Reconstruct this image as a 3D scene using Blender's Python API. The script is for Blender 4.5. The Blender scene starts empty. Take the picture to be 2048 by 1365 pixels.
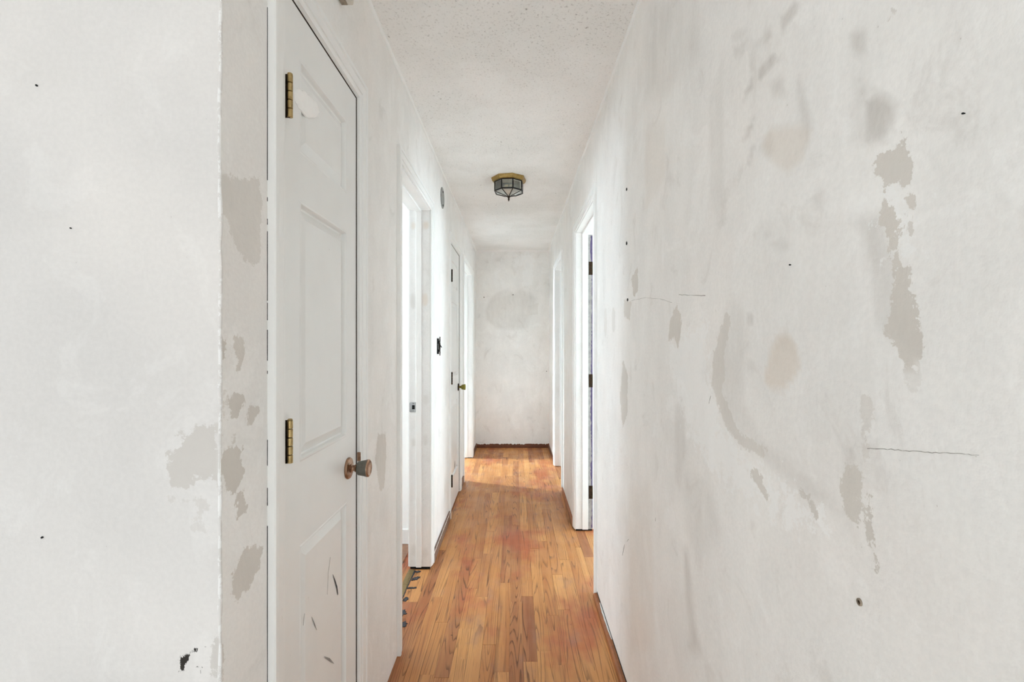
import bpy, bmesh, math, random
import numpy as np
from mathutils import Vector, noise as mnoise

random.seed(11)
rng = np.random.default_rng(5)
S = bpy.context.scene
COL = S.collection

# ------------------------------------------------------------------ camera
F, CX, CY = 967.0, 1031.0, 686.0          # focal length and vanishing point in pixels of the 2048x1365 frame
EYE = 1.28
cam_d = bpy.data.cameras.new('camera')
cam_d.sensor_width = 36.0
cam_d.lens = F / 2048 * 36.0
cam_d.shift_x = (1024 - CX) / 2048
cam_d.shift_y = (CY - 682.5) / 2048
cam_d.clip_start = 0.02
cam = bpy.data.objects.new('camera', cam_d)
cam.location = (0, 0, EYE)
cam.rotation_euler = (math.pi / 2, 0, 0)
COL.objects.link(cam)
S.camera = cam

# ------------------------------------------------------------------ dimensions (metres)
XL, XR = -0.483, 0.41                      # hallway wall faces
YC = 0.7915                                # corner where the hallway starts on the left
YE = 5.896                                 # end wall
H = 2.402                                  # ceiling
TH = 0.115                                 # wall thickness
XLB, XRB = XL - TH, XR + TH
DOOR_TOP = 2.028

# ------------------------------------------------------------------ world, daylight and added fill at the windows, exposure
W = bpy.data.worlds.new('sky')
S.world = W
W.use_nodes = True
W.node_tree.nodes['Background'].inputs['Color'].default_value = (0.93, 0.97, 1.0, 1)
W.node_tree.nodes['Background'].inputs['Strength'].default_value = 1.0
S.view_settings.view_transform = 'Standard'
S.view_settings.look = 'None'
S.view_settings.gamma = 1.0
S.view_settings.use_curve_mapping = False
S.view_settings.exposure = 0.51
S.cycles.max_bounces = 12
S.cycles.diffuse_bounces = 10
S.cycles.use_denoising = True
S.cycles.use_adaptive_sampling = True
S.cycles.adaptive_threshold = 0.13
S.cycles.adaptive_min_samples = 20
S.cycles.sample_clamp_indirect = 6.0
S.cycles.use_light_tree = False


def daylight(name, loc, direction, w, h, power, color=(1, 0.985, 0.96), spread=180):
    L = bpy.data.lights.new(name, 'AREA')
    L.shape = 'RECTANGLE'
    L.size, L.size_y = w, h
    L.energy = power
    L.color = color
    L.spread = math.radians(spread)
    o = bpy.data.objects.new(name, L)
    o.location = loc
    o.rotation_euler = Vector(direction).to_track_quat('-Z', 'Y').to_euler()
    COL.objects.link(o)
    return o


# windows: (wall opening) ranges are used again below when the rooms are built
SKY = (0.845, 0.93, 1.0)
NORTH = (0.72, 0.88, 1.0)
daylight('fill_living_back', (-0.75, -3.66, 1.12), (0, 1, 0), 2.3, 2.1, 28, SKY)  # unseen window made up and stretched low to fill hall and ceiling
daylight('fill_living_side', (-3.36, -2.3, 1.4), (1, 0, 0), 2.2, 1.7, 5, SKY)  # unseen side window added to balance light on the near right wall
daylight('daylight_bath', (-2.96, 2.52, 1.60), (1, 0, 0), 0.7, 0.95, 24, NORTH)
daylight('daylight_bedroom_right', (3.26, 3.2, 1.45), (-1, 0, 0), 0.95, 1.2, 40, NORTH)
daylight('daylight_bedroom_left_far', (-3.06, 5.52, 1.65), (1, -0.12, -0.42), 0.42, 0.9, 36, NORTH, 70)
daylight('daylight_bedroom_right_far', (3.06, 4.7, 1.4), (-1, 0, 0), 1.1, 1.2, 11, NORTH)

# ------------------------------------------------------------------ mesh helpers
WORLD = {}


def wloc(o):
    return WORLD.get(o.name, Vector((0, 0, 0)))


class MB:
    """collects geometry in world coordinates"""
    def __init__(self):
        self.v, self.f = [], []

    def add(self, vs, fs):
        n = len(self.v)
        self.v += [tuple(p) for p in vs]
        self.f += [tuple(i + n for i in f) for f in fs]
        return self

    def box(self, x0, x1, y0, y1, z0, z1):
        vs = [(x0, y0, z0), (x1, y0, z0), (x1, y1, z0), (x0, y1, z0), (x0, y0, z1), (x1, y0, z1), (x1, y1, z1), (x0, y1, z1)]
        return self.add(vs, [(0, 3, 2, 1), (4, 5, 6, 7), (0, 1, 5, 4), (1, 2, 6, 5), (2, 3, 7, 6), (3, 0, 4, 7)])

    def bbox(self, x0, x1, y0, y1, z0, z1, b=0.002):
        """bevelled box"""
        bm = bmesh.new()
        bmesh.ops.create_cube(bm, size=1)
        for v in bm.verts:
            v.co = Vector(((x0 + x1) / 2 + v.co.x * (x1 - x0), (y0 + y1) / 2 + v.co.y * (y1 - y0), (z0 + z1) / 2 + v.co.z * (z1 - z0)))
        bmesh.ops.bevel(bm, geom=bm.edges[:], offset=b, segments=2, affect='EDGES', profile=0.5)
        bm.verts.index_update()
        self.add([v.co[:] for v in bm.verts], [tuple(v.index for v in f.verts) for f in bm.faces])
        bm.free()
        return self

    def loops(self, rings, close=True, cap0=True, cap1=True):
        n = len(rings[0])
        vs = [p for r in rings for p in r]
        fs = []
        for k in range(len(rings) - 1):
            for i in range(n if close else n - 1):
                j = (i + 1) % n
                fs.append((k * n + i, k * n + j, (k + 1) * n + j, (k + 1) * n + i))
        if cap0:
            fs.append(tuple(range(n))[::-1])
        if cap1:
            fs.append(tuple((len(rings) - 1) * n + i for i in range(n)))
        return self.add(vs, fs)

    def lathe(self, base, axis, prof, n=28, cap0=True, cap1=True):
        a = Vector(axis).normalized()
        t = Vector((0, 0, 1)) if abs(a.z) < 0.9 else Vector((1, 0, 0))
        e1 = a.cross(t).normalized()
        e2 = a.cross(e1)
        b = Vector(base)
        rings = []
        for d, r in prof:
            rings.append([b + a * d + (e1 * math.cos(2 * math.pi * i / n) + e2 * math.sin(2 * math.pi * i / n)) * max(r, 1e-5) for i in range(n)])
        return self.loops(rings, True, cap0, cap1)

    def tube(self, p0, p1, r, n=8):
        p0, p1 = Vector(p0), Vector(p1)
        return self.lathe(p0, p1 - p0, [(0, r), ((p1 - p0).length, r)], n)

    def plate(self, pts, normal, t):
        """closed polygon (world points) given a thickness along the normal"""
        nrm = Vector(normal)
        return self.loops([[Vector(p) for p in pts], [Vector(p) + nrm * t for p in pts]])

    def build(self, name, mat, parent=None, smooth=False, origin=None, fix=True):
        vs = np.array(self.v, float)
        lo, hi = vs.min(0), vs.max(0)
        if origin is None:
            origin = Vector(((lo[0] + hi[0]) / 2, (lo[1] + hi[1]) / 2, lo[2]))
        origin = Vector(origin)
        me = bpy.data.meshes.new(name)
        me.from_pydata((vs - np.array(origin)).tolist(), [], self.f)
        if fix:
            bm = bmesh.new()
            bm.from_mesh(me)
            bmesh.ops.recalc_face_normals(bm, faces=bm.faces[:])
            bm.to_mesh(me)
            bm.free()
        if smooth:
            me.polygons.foreach_set('use_smooth', [True] * len(me.polygons))
            me.update()
            try:
                me.set_sharp_from_angle(angle=math.radians(35))
            except Exception:
                pass
        me.materials.append(mat)
        o = bpy.data.objects.new(name, me)
        COL.objects.link(o)
        if parent is not None:
            o.parent = parent
            o.location = origin - wloc(parent)
        else:
            o.location = origin
        WORLD[o.name] = origin
        return o


def tag(o, label, cat=None, group=None, kind=None):
    o['label'] = label
    if cat:
        o['category'] = cat
    if group:
        o['group'] = group
    if kind:
        o['kind'] = kind
    return o


def empty(name, loc, label, cat=None, group=None, kind=None):
    o = bpy.data.objects.new(name, None)
    o.empty_display_size = 0.05
    o.location = loc
    COL.objects.link(o)
    WORLD[o.name] = Vector(loc)
    return tag(o, label, cat, group, kind)


# pixel measurements taken from the photograph -> points on the real surfaces
def on_left(x, y):
    Y = -XL * F / (CX - x)
    return Y, EYE - (y - CY) * Y / F


def on_right(x, y):
    Y = XR * F / (x - CX)
    return Y, EYE - (y - CY) * Y / F


def on_front(x, y, Y):
    return (x - CX) * Y / F, EYE - (y - CY) * Y / F


# ------------------------------------------------------------------ material helpers
def srgb(r, g, b):
    return tuple((c / 255 / 12.92) if c / 255 <= 0.04045 else ((c / 255 + 0.055) / 1.055) ** 2.4 for c in (r, g, b)) + (1.0,)


class NT:
    def __init__(self, name):
        self.m = bpy.data.materials.new(name)
        self.m.use_nodes = True
        self.t = self.m.node_tree
        self.b = self.t.nodes['Principled BSDF']

    def n(self, kind, **kw):
        nd = self.t.nodes.new(kind)
        for k, v in kw.items():
            setattr(nd, k, v)
        return nd

    def link(self, a, b):
        self.t.links.new(a, b)

    def put(self, sock, v):
        if isinstance(v, bpy.types.NodeSocket):
            self.link(v, sock)
        else:
            sock.default_value = v

    def math(self, op, a, b=0.0, c=None, clamp=False):
        nd = self.n('ShaderNodeMath', operation=op, use_clamp=clamp)
        self.put(nd.inputs[0], a)
        self.put(nd.inputs[1], b)
        if c is not None:
            self.put(nd.inputs[2], c)
        return nd.outputs[0]

    def vmul(self, v, s):
        nd = self.n('ShaderNodeVectorMath', operation='MULTIPLY')
        self.put(nd.inputs[0], v)
        self.put(nd.inputs[1], s)
        return nd.outputs[0]

    def vadd(self, v, s):
        nd = self.n('ShaderNodeVectorMath', operation='ADD')
        self.put(nd.inputs[0], v)
        self.put(nd.inputs[1], s)
        return nd.outputs[0]

    def pos(self):
        return self.n('ShaderNodeNewGeometry').outputs['Position']

    def noise(self, v, scale, detail=4, rough=0.55, dist=0.0):
        nd = self.n('ShaderNodeTexNoise')
        self.put(nd.inputs['Vector'], v)
        nd.inputs['Scale'].default_value = scale
        nd.inputs['Detail'].default_value = detail
        nd.inputs['Roughness'].default_value = rough
        nd.inputs['Distortion'].default_value = dist
        return nd.outputs['Fac']

    def step(self, v, lo, hi, a=0.0, b=1.0):
        nd = self.n('ShaderNodeMapRange', interpolation_type='SMOOTHSTEP')
        self.put(nd.inputs['Value'], v)
        for k, x in zip(('From Min', 'From Max', 'To Min', 'To Max'), (lo, hi, a, b)):
            self.put(nd.inputs[k], x)
        return nd.outputs[0]

    def mix(self, f, a, b, mode='MIX'):
        nd = self.n('ShaderNodeMix', data_type='RGBA', blend_type=mode)
        self.put(nd.inputs['Factor'], f)
        self.put(nd.inputs[6], a)
        self.put(nd.inputs[7], b)
        return nd.outputs[2]

    def scale_col(self, col, f):
        nd = self.n('ShaderNodeMix', data_type='RGBA', blend_type='MULTIPLY')
        nd.inputs['Factor'].default_value = 1
        self.put(nd.inputs[6], col)
        cb = self.n('ShaderNodeCombineColor')
        for i in range(3):
            self.put(cb.inputs[i], f)
        self.link(cb.outputs[0], nd.inputs[7])
        return nd.outputs[2]

    def attr(self, name):
        return self.n('ShaderNodeAttribute', attribute_name=name).outputs['Fac']

    def bump(self, h, strength=0.3, dist=0.002):
        nd = self.n('ShaderNodeBump')
        nd.inputs['Strength'].default_value = strength
        nd.inputs['Distance'].default_value = dist
        self.put(nd.inputs['Height'], h)
        self.link(nd.outputs[0], self.b.inputs['Normal'])

    def done(self, col, rough=0.6, metal=0.0, spec=None):
        self.put(self.b.inputs['Base Color'], col)
        self.put(self.b.inputs['Roughness'], rough)
        self.b.inputs['Metallic'].default_value = metal
        if spec is not None:
            self.b.inputs['Specular IOR Level'].default_value = spec
        return self.m


def wall_material(name, base=(244, 242, 239), hardcol=(214, 208, 200), patch=True, relief=0.5, black=False, smear=1.0):
    M = NT(name)
    p = M.pos()
    mott = M.step(M.noise(p, 2.6, 4, 0.6), 0.3, 0.7, 0.955, 1.02)
    col = M.scale_col(srgb(*base), mott)
    if not patch:
        return M.done(col, 0.62, 0.0, 0.3)
    # trowel and brush streaks, warm drift of the old paint
    streak = M.step(M.noise(M.vmul(p, (9, 9, 4.0)), 1.0, 5, 0.68), 0.32, 0.70, 1.012, 1.0 - 0.035 * smear)
    col = M.scale_col(col, streak)
    smu = M.noise(M.vadd(M.vmul(p, (1, 1, 0.75)), (3.3, 1.9, 6.1)), 7.5, 6, 0.66, 0.8)
    col = M.mix(M.step(smu, 0.56, 0.70, 0, 0.34 * smear), col, srgb(208, 203, 197))
    col = M.mix(M.step(smu, 0.46, 0.36, 0, 0.45 * smear), col, srgb(250, 249, 247))
    col = M.mix(M.step(M.noise(M.vadd(p, (7, 3, 1)), 1.6, 2), 0.45, 0.75, 0, 0.4), col, M.scale_col(srgb(244, 237, 231), mott))
    edge = M.noise(p, 42, 6, 0.74)
    n_edge = M.math('SUBTRACT', edge, 0.5)
    fine = M.noise(p, 120, 2, 0.6)
    # flecks and grit
    col = M.scale_col(col, M.step(fine, 0.3, 0.7, 1.012, 0.975))
    col = M.mix(M.step(fine, 0.755, 0.79, 0, 0.35), col, srgb(150, 140, 128))
    soft = M.math('MULTIPLY', M.attr('soft'), M.step(M.noise(M.vmul(p, (22, 22, 7)), 1.0, 4, 0.6), 0.25, 0.7, 0.5, 1.15), clamp=True)
    col = M.mix(soft, col, srgb(201, 196, 190))
    col = M.mix(M.attr('warm'), col, srgb(221, 206, 189))
    light = M.step(M.math('ADD', M.attr('light'), M.math('MULTIPLY', n_edge, 0.28)), -0.006, 0.006)
    col = M.mix(M.math('MULTIPLY', light, 0.5), col, srgb(249, 249, 248))
    sdf = M.math('ADD', M.attr('hard'), M.math('MULTIPLY', n_edge, 0.055))
    sdf = M.math('ADD', sdf, M.math('MULTIPLY', M.math('SUBTRACT', fine, 0.5), 0.008))
    hard = M.step(sdf, -0.0012, 0.0012)
    col = M.mix(M.math('MULTIPLY', hard, M.attr('hardk')), col, M.scale_col(srgb(*hardcol), M.step(streak, 0.965, 1.012, 0.94, 1.02)))
    if black:
        blk = M.step(M.math('ADD', M.attr('black'), M.math('MULTIPLY', M.math('SUBTRACT', M.noise(M.vmul(p, (1, 1, 0.6)), 150, 4, 0.7), 0.5), 1.5)), 0.62, 0.72)
        col = M.mix(blk, col, srgb(42, 36, 31))
    hh = M.math('ADD', M.math('MULTIPLY', M.noise(p, 120, 2, 0.6), 0.4), M.math('MULTIPLY', M.noise(M.vmul(p, (1, 1, 0.6)), 30, 3, 0.6, 0.5), 0.6))
    M.bump(hh, relief, 0.003)
    return M.done(col, 0.62, 0.0, 0.3)


def paint_material(name, base, rough=0.42, grain=False, vary=0.03):
    M = NT(name)
    p = M.pos()
    m = M.step(M.noise(p, 5, 5, 0.6), 0.25, 0.75, 1 - vary, 1 + vary * 0.4)
    col = M.scale_col(srgb(*base), m)
    dirt = M.step(M.noise(p, 60, 3, 0.5), 0.74, 0.79)
    col = M.mix(M.math('MULTIPLY', dirt, 0.25), col, srgb(150, 145, 138))
    if grain:
        h = M.noise(M.vmul(p, (150, 150, 5)), 1.0, 4, 0.6, 0.4)
        M.bump(h, 0.10, 0.0015)
    else:
        h = M.noise(M.vmul(p, (70, 70, 9)), 1.0, 3, 0.5)
        M.bump(h, 0.08, 0.001)
    return M.done(col, rough, 0, 0.4)


def plain(name, col, rough=0.5, metal=0.0, vary=0.12, scale=60):
    M = NT(name)
    m = M.step(M.noise(M.pos(), scale, 4, 0.6), 0.25, 0.75, 1 - vary, 1 + vary)
    return M.done(M.scale_col(srgb(*col), m), rough, metal)


def wood_floor(name, slab=False):
    M = NT(name)
    p = M.pos()
    if slab:
        sx = M.n('ShaderNodeSeparateXYZ')
        M.link(p, sx.inputs[0])
        rnd_n = M.n('ShaderNodeTexWhiteNoise', noise_dimensions='1D')
        M.link(M.math('FLOOR', M.math('DIVIDE', sx.outputs[0], 0.057)), rnd_n.inputs['W'])
        rnd = rnd_n.outputs['Value']
    else:
        rnd = M.n('ShaderNodeObjectInfo').outputs['Random']
    off = M.n('ShaderNodeCombineXYZ')
    M.put(off.inputs[0], M.math('MULTIPLY', rnd, 91.0))
    M.put(off.inputs[1], M.math('MULTIPLY', rnd, 57.0))
    q = M.vadd(p, off.outputs[0])
    r2n = M.n('ShaderNodeTexWhiteNoise', noise_dimensions='1D')
    M.put(r2n.inputs['W'], M.math('MULTIPLY', rnd, 777.0))
    r2 = r2n.outputs['Value']
    r3n = M.n('ShaderNodeTexWhiteNoise', noise_dimensions='1D')
    M.put(r3n.inputs['W'], M.math('MULTIPLY', rnd, 313.7))
    r3 = r3n.outputs['Value']
    # cathedral grain: contour lines of a field stretched along the board
    field = M.noise(M.vmul(q, (11.0, 0.42, 1.0)), 1.0, 1.6, 0.4, 0.12)
    lines = M.math('FRACT', M.math('MULTIPLY', field, M.math('ADD', 17.0, M.math('MULTIPLY', r3, 22.0))))
    saw = M.step(lines, 0.62, 0.97)
    saw = M.math('MULTIPLY', saw, M.step(lines, 1.0, 0.97))
    brk = M.step(M.noise(M.vmul(q, (60, 3, 1)), 1.0, 3, 0.65), 0.3, 0.6)
    pores = M.step(M.noise(M.vmul(q, (260, 9, 1)), 1.0, 3, 0.6), 0.56, 0.7)
    tone = M.step(M.noise(M.vmul(q, (22, 1.3, 1)), 1.0, 3, 0.5), 0.25, 0.75)
    c = M.mix(r2, srgb(172, 108, 58), srgb(204, 146, 88))
    c = M.mix(M.step(r3, 0.72, 0.95), c, srgb(150, 88, 52))
    c = M.mix(M.math('MULTIPLY', tone, 0.4), c, srgb(222, 166, 104))
    # worn finish: red stain left along the edges, grey traffic haze, both in patches of their own
    red = M.step(M.noise(M.vadd(M.vmul(p, (1.0, 0.55, 1)), (4.4, 1.7, 0)), 3.1, 4, 0.6), 0.49, 0.66)
    c = M.mix(M.math('MULTIPLY', red, 0.7), c, srgb(172, 84, 52))
    haze = M.step(M.noise(M.vadd(M.vmul(p, (1.6, 0.8, 1)), (1.2, 8.1, 0)), 3.6, 5, 0.62), 0.56, 0.74)
    c = M.mix(M.math('MULTIPLY', haze, 0.55), c, srgb(146, 114, 104))
    c = M.mix(M.math('MULTIPLY', M.math('MULTIPLY', saw, brk), M.math('ADD', 0.5, M.math('MULTIPLY', r3, 0.4))), c, srgb(82, 44, 20))
    c = M.mix(M.math('MULTIPLY', pores, 0.35), c, srgb(110, 62, 34))
    # small spots and white paint flecks
    spot = M.step(M.noise(M.vadd(p, (0, 2, 5)), 38, 2, 0.5), 0.775, 0.80)
    c = M.mix(M.math('MULTIPLY', spot, 0.75), c, srgb(60, 38, 28))
    fleck = M.step(M.noise(M.vadd(p, (5, 1, 5)), 70, 2, 0.5), 0.80, 0.815)
    c = M.mix(fleck, c, srgb(226, 214, 200))
    if slab:
        g = M.math('FRACT', M.math('DIVIDE', sx.outputs[0], 0.057))
        gap = M.math('LESS_THAN', g, 0.03)
        c = M.mix(gap, c, srgb(50, 28, 16))
    h = M.math('SUBTRACT', M.math('MULTIPLY', tone, 0.3), M.math('MULTIPLY', saw, 0.5))
    M.bump(h, 0.12, 0.001)
    rough = M.step(M.noise(p, 6, 4), 0.3, 0.7, 0.36, 0.55)
    return M.done(c, rough, 0, 0.42)


def ceiling_material():
    M = NT('stippled_ceiling')
    p = M.pos()
    area = M.step(M.noise(M.vadd(p, (2.2, 0.3, 0)), 2.2, 4, 0.6), 0.35, 0.7)
    n1 = M.noise(p, 115, 3, 0.6)
    n2 = M.noise(M.vadd(p, (8, 8, 8)), 42, 4, 0.65)
    grit = M.step(n1, 0.55, 0.72)
    pits = M.step(n2, 0.66, 0.72)
    col = M.mix(area, srgb(247, 246, 244), srgb(238, 237, 234))
    col = M.mix(M.math('MULTIPLY', grit, M.math('ADD', 0.22, M.math('MULTIPLY', area, 0.25))), col, srgb(160, 156, 150))
    col = M.mix(M.math('MULTIPLY', pits, M.math('ADD', 0.35, M.math('MULTIPLY', area, 0.4))), col, srgb(135, 131, 126))
    M.bump(M.noise(p, 115, 3, 0.6), 0.6, 0.004)
    return M.done(col, 0.85, 0, 0.15)


def metal(name, col, rough=0.35, tarnish=(50, 36, 22), amt=0.4):
    M = NT(name)
    t = M.step(M.noise(M.pos(), 70, 5, 0.65), 0.45, 0.72, 0, amt)
    c = M.mix(t, srgb(*col), srgb(*tarnish))
    return M.done(c, M.step(t, 0, 1, rough, 0.7), 1.0)


def glass_material(name='bevelled_glass', dif=0.05):
    M = NT(name)
    t = M.t
    out = t.nodes['Material Output']
    tr = M.n('ShaderNodeBsdfTransparent')
    tr.inputs['Color'].default_value = (0.93, 0.95, 0.91, 1)
    gl = M.n('ShaderNodeBsdfGlossy')
    gl.inputs['Roughness'].default_value = 0.08
    gl.inputs['Color'].default_value = (0.95, 0.97, 0.94, 1)
    df = M.n('ShaderNodeBsdfDiffuse')
    df.inputs['Color'].default_value = (0.72, 0.72, 0.66, 1)
    fr = M.n('ShaderNodeFresnel')
    fr.inputs['IOR'].default_value = 1.5
    m1 = M.n('ShaderNodeMixShader')
    M.put(m1.inputs[0], M.step(M.noise(M.pos(), 30, 3), 0.3, 0.7, dif, dif + 0.14))
    M.link(tr.outputs[0], m1.inputs[1])
    M.link(df.outputs[0], m1.inputs[2])
    m2 = M.n('ShaderNodeMixShader')
    M.link(M.math('ADD', fr.outputs[0], 0.05), m2.inputs[0])
    M.link(m1.outputs[0], m2.inputs[1])
    M.link(gl.outputs[0], m2.inputs[2])
    M.link(m2.outputs[0], out.inputs['Surface'])
    return M.m


MAT = dict(
    wall=wall_material('patched_wall_paint', black=True),
    wall_front=wall_material('patched_wall_paint_front', (213, 209, 206), (195, 189, 183), relief=0.5, black=True, smear=0.22),  # hall paint darkened here to offset the stronger light on this wall
    wall_plain=wall_material('old_wall_paint', patch=False),
    ceiling=ceiling_material(),
    trim=paint_material('trim_paint', (243, 243, 241), 0.38),
    trim_pink=paint_material('primed_edge_paint', (224, 214, 207), 0.5),
    jamb=wall_material('jamb_paint', (236, 235, 233), relief=0.03, smear=0.5),
    door=paint_material('door_paint', (240, 240, 238), 0.36, True),
    floor=wood_floor('oak_strip'),
    slab=wood_floor('oak_floor_beyond', True),
    base_wood=plain('stained_base_wood', (150, 92, 52), 0.45, 0, 0.2, 25),
    base_dark=plain('dark_base_wood', (104, 58, 34), 0.5, 0, 0.25, 25),
    base_grey=plain('dull_base_wood', (128, 100, 84), 0.5, 0, 0.25, 25),
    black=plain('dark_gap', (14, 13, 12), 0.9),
    ink=plain('scuff_mark', (70, 70, 70), 0.8),
    brass=metal('antique_brass', (184, 160, 112), 0.3, (96, 74, 42), 0.4),
    brass_bright=metal('lamp_brass', (172, 144, 90), 0.32, (96, 70, 34), 0.5),
    copper=metal('worn_copper', (168, 134, 110), 0.3, (74, 46, 32), 0.75),
    steel=metal('dull_steel', (118, 118, 112), 0.42, (80, 78, 72), 0.4),
    green_brass=metal('aged_green_brass', (140, 132, 66), 0.35, (60, 56, 26), 0.5),
    dark_metal=metal('dark_hinge_metal', (70, 56, 44), 0.5, (24, 18, 14), 0.7),
    nickel=metal('nickel_plate', (176, 178, 180), 0.4, (110, 110, 110), 0.4),
    came=plain('black_came', (11, 10, 9), 0.45, 0.3),
    glass=glass_material(),
    reflection_tint=glass_material('reflection_tint_glass', 0.45),  # pale diffuse mix stands in for reflection on the lamp's bottom panes
    grey_plate=plain('grey_plastic', (150, 150, 146), 0.6),
    white_plastic=plain('yellowed_plastic', (214, 208, 198), 0.5, 0, 0.04),
    brown_stain_shade=plain('brown_stain_shade', (146, 133, 117), 0.8, 0, 0.3),
    purple=plain('purple_paint', (92, 80, 118), 0.5, 0, 0.15),
    bare=plain('bare_dirty_wood', (160, 157, 154), 0.7, 0, 0.2, 40),
    spackle=plain('white_filler', (252, 251, 249), 0.75, 0, 0.02),
    tar=plain('black_adhesive', (44, 46, 54), 0.45, 0, 0.5, 90),
    strip=metal('threshold_metal', (158, 140, 100), 0.45, (110, 92, 60), 0.4),
    hairline=plain('hairline_crack', (128, 122, 114), 0.9),
    bath_floor=plain('bath_floor', (146, 108, 84), 0.5, 0, 0.25, 14),
    scuff_grey=plain('grey_scuff', (138, 136, 133), 0.8),
    gap_shade=plain('painted_gap_shade', (62, 52, 42), 0.8),  # dark tone painted for the shade inside the door gaps
    bounce_floor=plain('bounce_floor', (226, 225, 222), 0.6, 0, 0.05),  # unseen floors made pale to bounce neutral light into the hall
    bulb=plain('bulb_glass', (196, 194, 184), 0.25, 0, 0.05),
)


# ------------------------------------------------------------------ walls with worn paint
def sdf_poly(U, V, poly):
    """signed distance, positive inside"""
    P = np.array(poly, float)
    inside = np.zeros(U.shape, bool)
    d2 = np.full(U.shape, 1e9)
    n = len(P)
    for i in range(n):
        a, b = P[i], P[(i + 1) % n]
        ab = b - a
        t = np.clip(((U - a[0]) * ab[0] + (V - a[1]) * ab[1]) / (ab @ ab + 1e-12), 0, 1)
        d2 = np.minimum(d2, (U - a[0] - t * ab[0]) ** 2 + (V - a[1] - t * ab[1]) ** 2)
        if abs(ab[1]) > 1e-12:
            cond = ((a[1] > V) != (b[1] > V)) & (U < (b[0] - a[0]) * (V - a[1]) / ab[1] + a[0])
            inside ^= cond
    d = np.sqrt(d2)
    return np.where(inside, d, -d)


def ell(cx, cy, rx, ry, n=12, tilt=0.0):
    out = []
    for i in range(n):
        a = 2 * math.pi * i / n
        px, py = rx * math.cos(a), ry * math.sin(a)
        out.append((cx + px * math.cos(tilt) - py * math.sin(tilt), cy + px * math.sin(tilt) + py * math.cos(tilt)))
    return out


def paint_attributes(me, UV, marks):
    """UV: (n,2) wall coordinates. marks: list of (layer, polygon in wall coordinates, strength, softness)."""
    U, V = UV[:, 0], UV[:, 1]
    hard = np.full(len(U), -0.1)
    hardk = np.zeros(len(U))
    light = np.full(len(U), -0.1)
    soft, warm, black = np.zeros(len(U)), np.zeros(len(U)), np.zeros(len(U))
    for layer, poly, k, s in marks:
        P = np.array(poly)
        m = 0.13 + s
        idx = np.where((U > P[:, 0].min() - m) & (U < P[:, 0].max() + m) & (V > P[:, 1].min() - m) & (V < P[:, 1].max() + m))[0]
        if len(idx) == 0:
            continue
        d = sdf_poly(U[idx], V[idx], poly)
        if layer == 'hard':
            dd = np.clip(d, -0.1, 0.1)
            win = dd > hard[idx]
            hardk[idx] = np.where(win, k, hardk[idx])
            hard[idx] = np.maximum(hard[idx], dd)
        elif layer == 'light':
            light[idx] = np.maximum(light[idx], np.clip(d, -0.1, 0.1))
        else:
            t = np.clip((d + s * 0.5) / s, 0, 1)
            t = t * t * (3 - 2 * t) * k
            arr = dict(soft=soft, warm=warm, black=black)[layer]
            arr[idx] = np.maximum(arr[idx], t)
    for nm, arr in (('hard', hard), ('hardk', hardk), ('light', light), ('soft', soft), ('warm', warm), ('black', black)):
        a = me.attributes.new(nm, 'FLOAT', 'POINT')
        a.data.foreach_set('value', arr.astype(np.float32))


def ticks(breaks, fine, coarse, fine_ranges):
    out = []
    for a, b in zip(breaks[:-1], breaks[1:]):
        mid = (a + b) / 2
        st = fine if any(lo <= mid <= hi for lo, hi in fine_ranges) else coarse
        n = max(1, math.ceil((b - a) / st))
        out += [a + (b - a) * i / n for i in range(n)]
    return out + [breaks[-1]]


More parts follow.
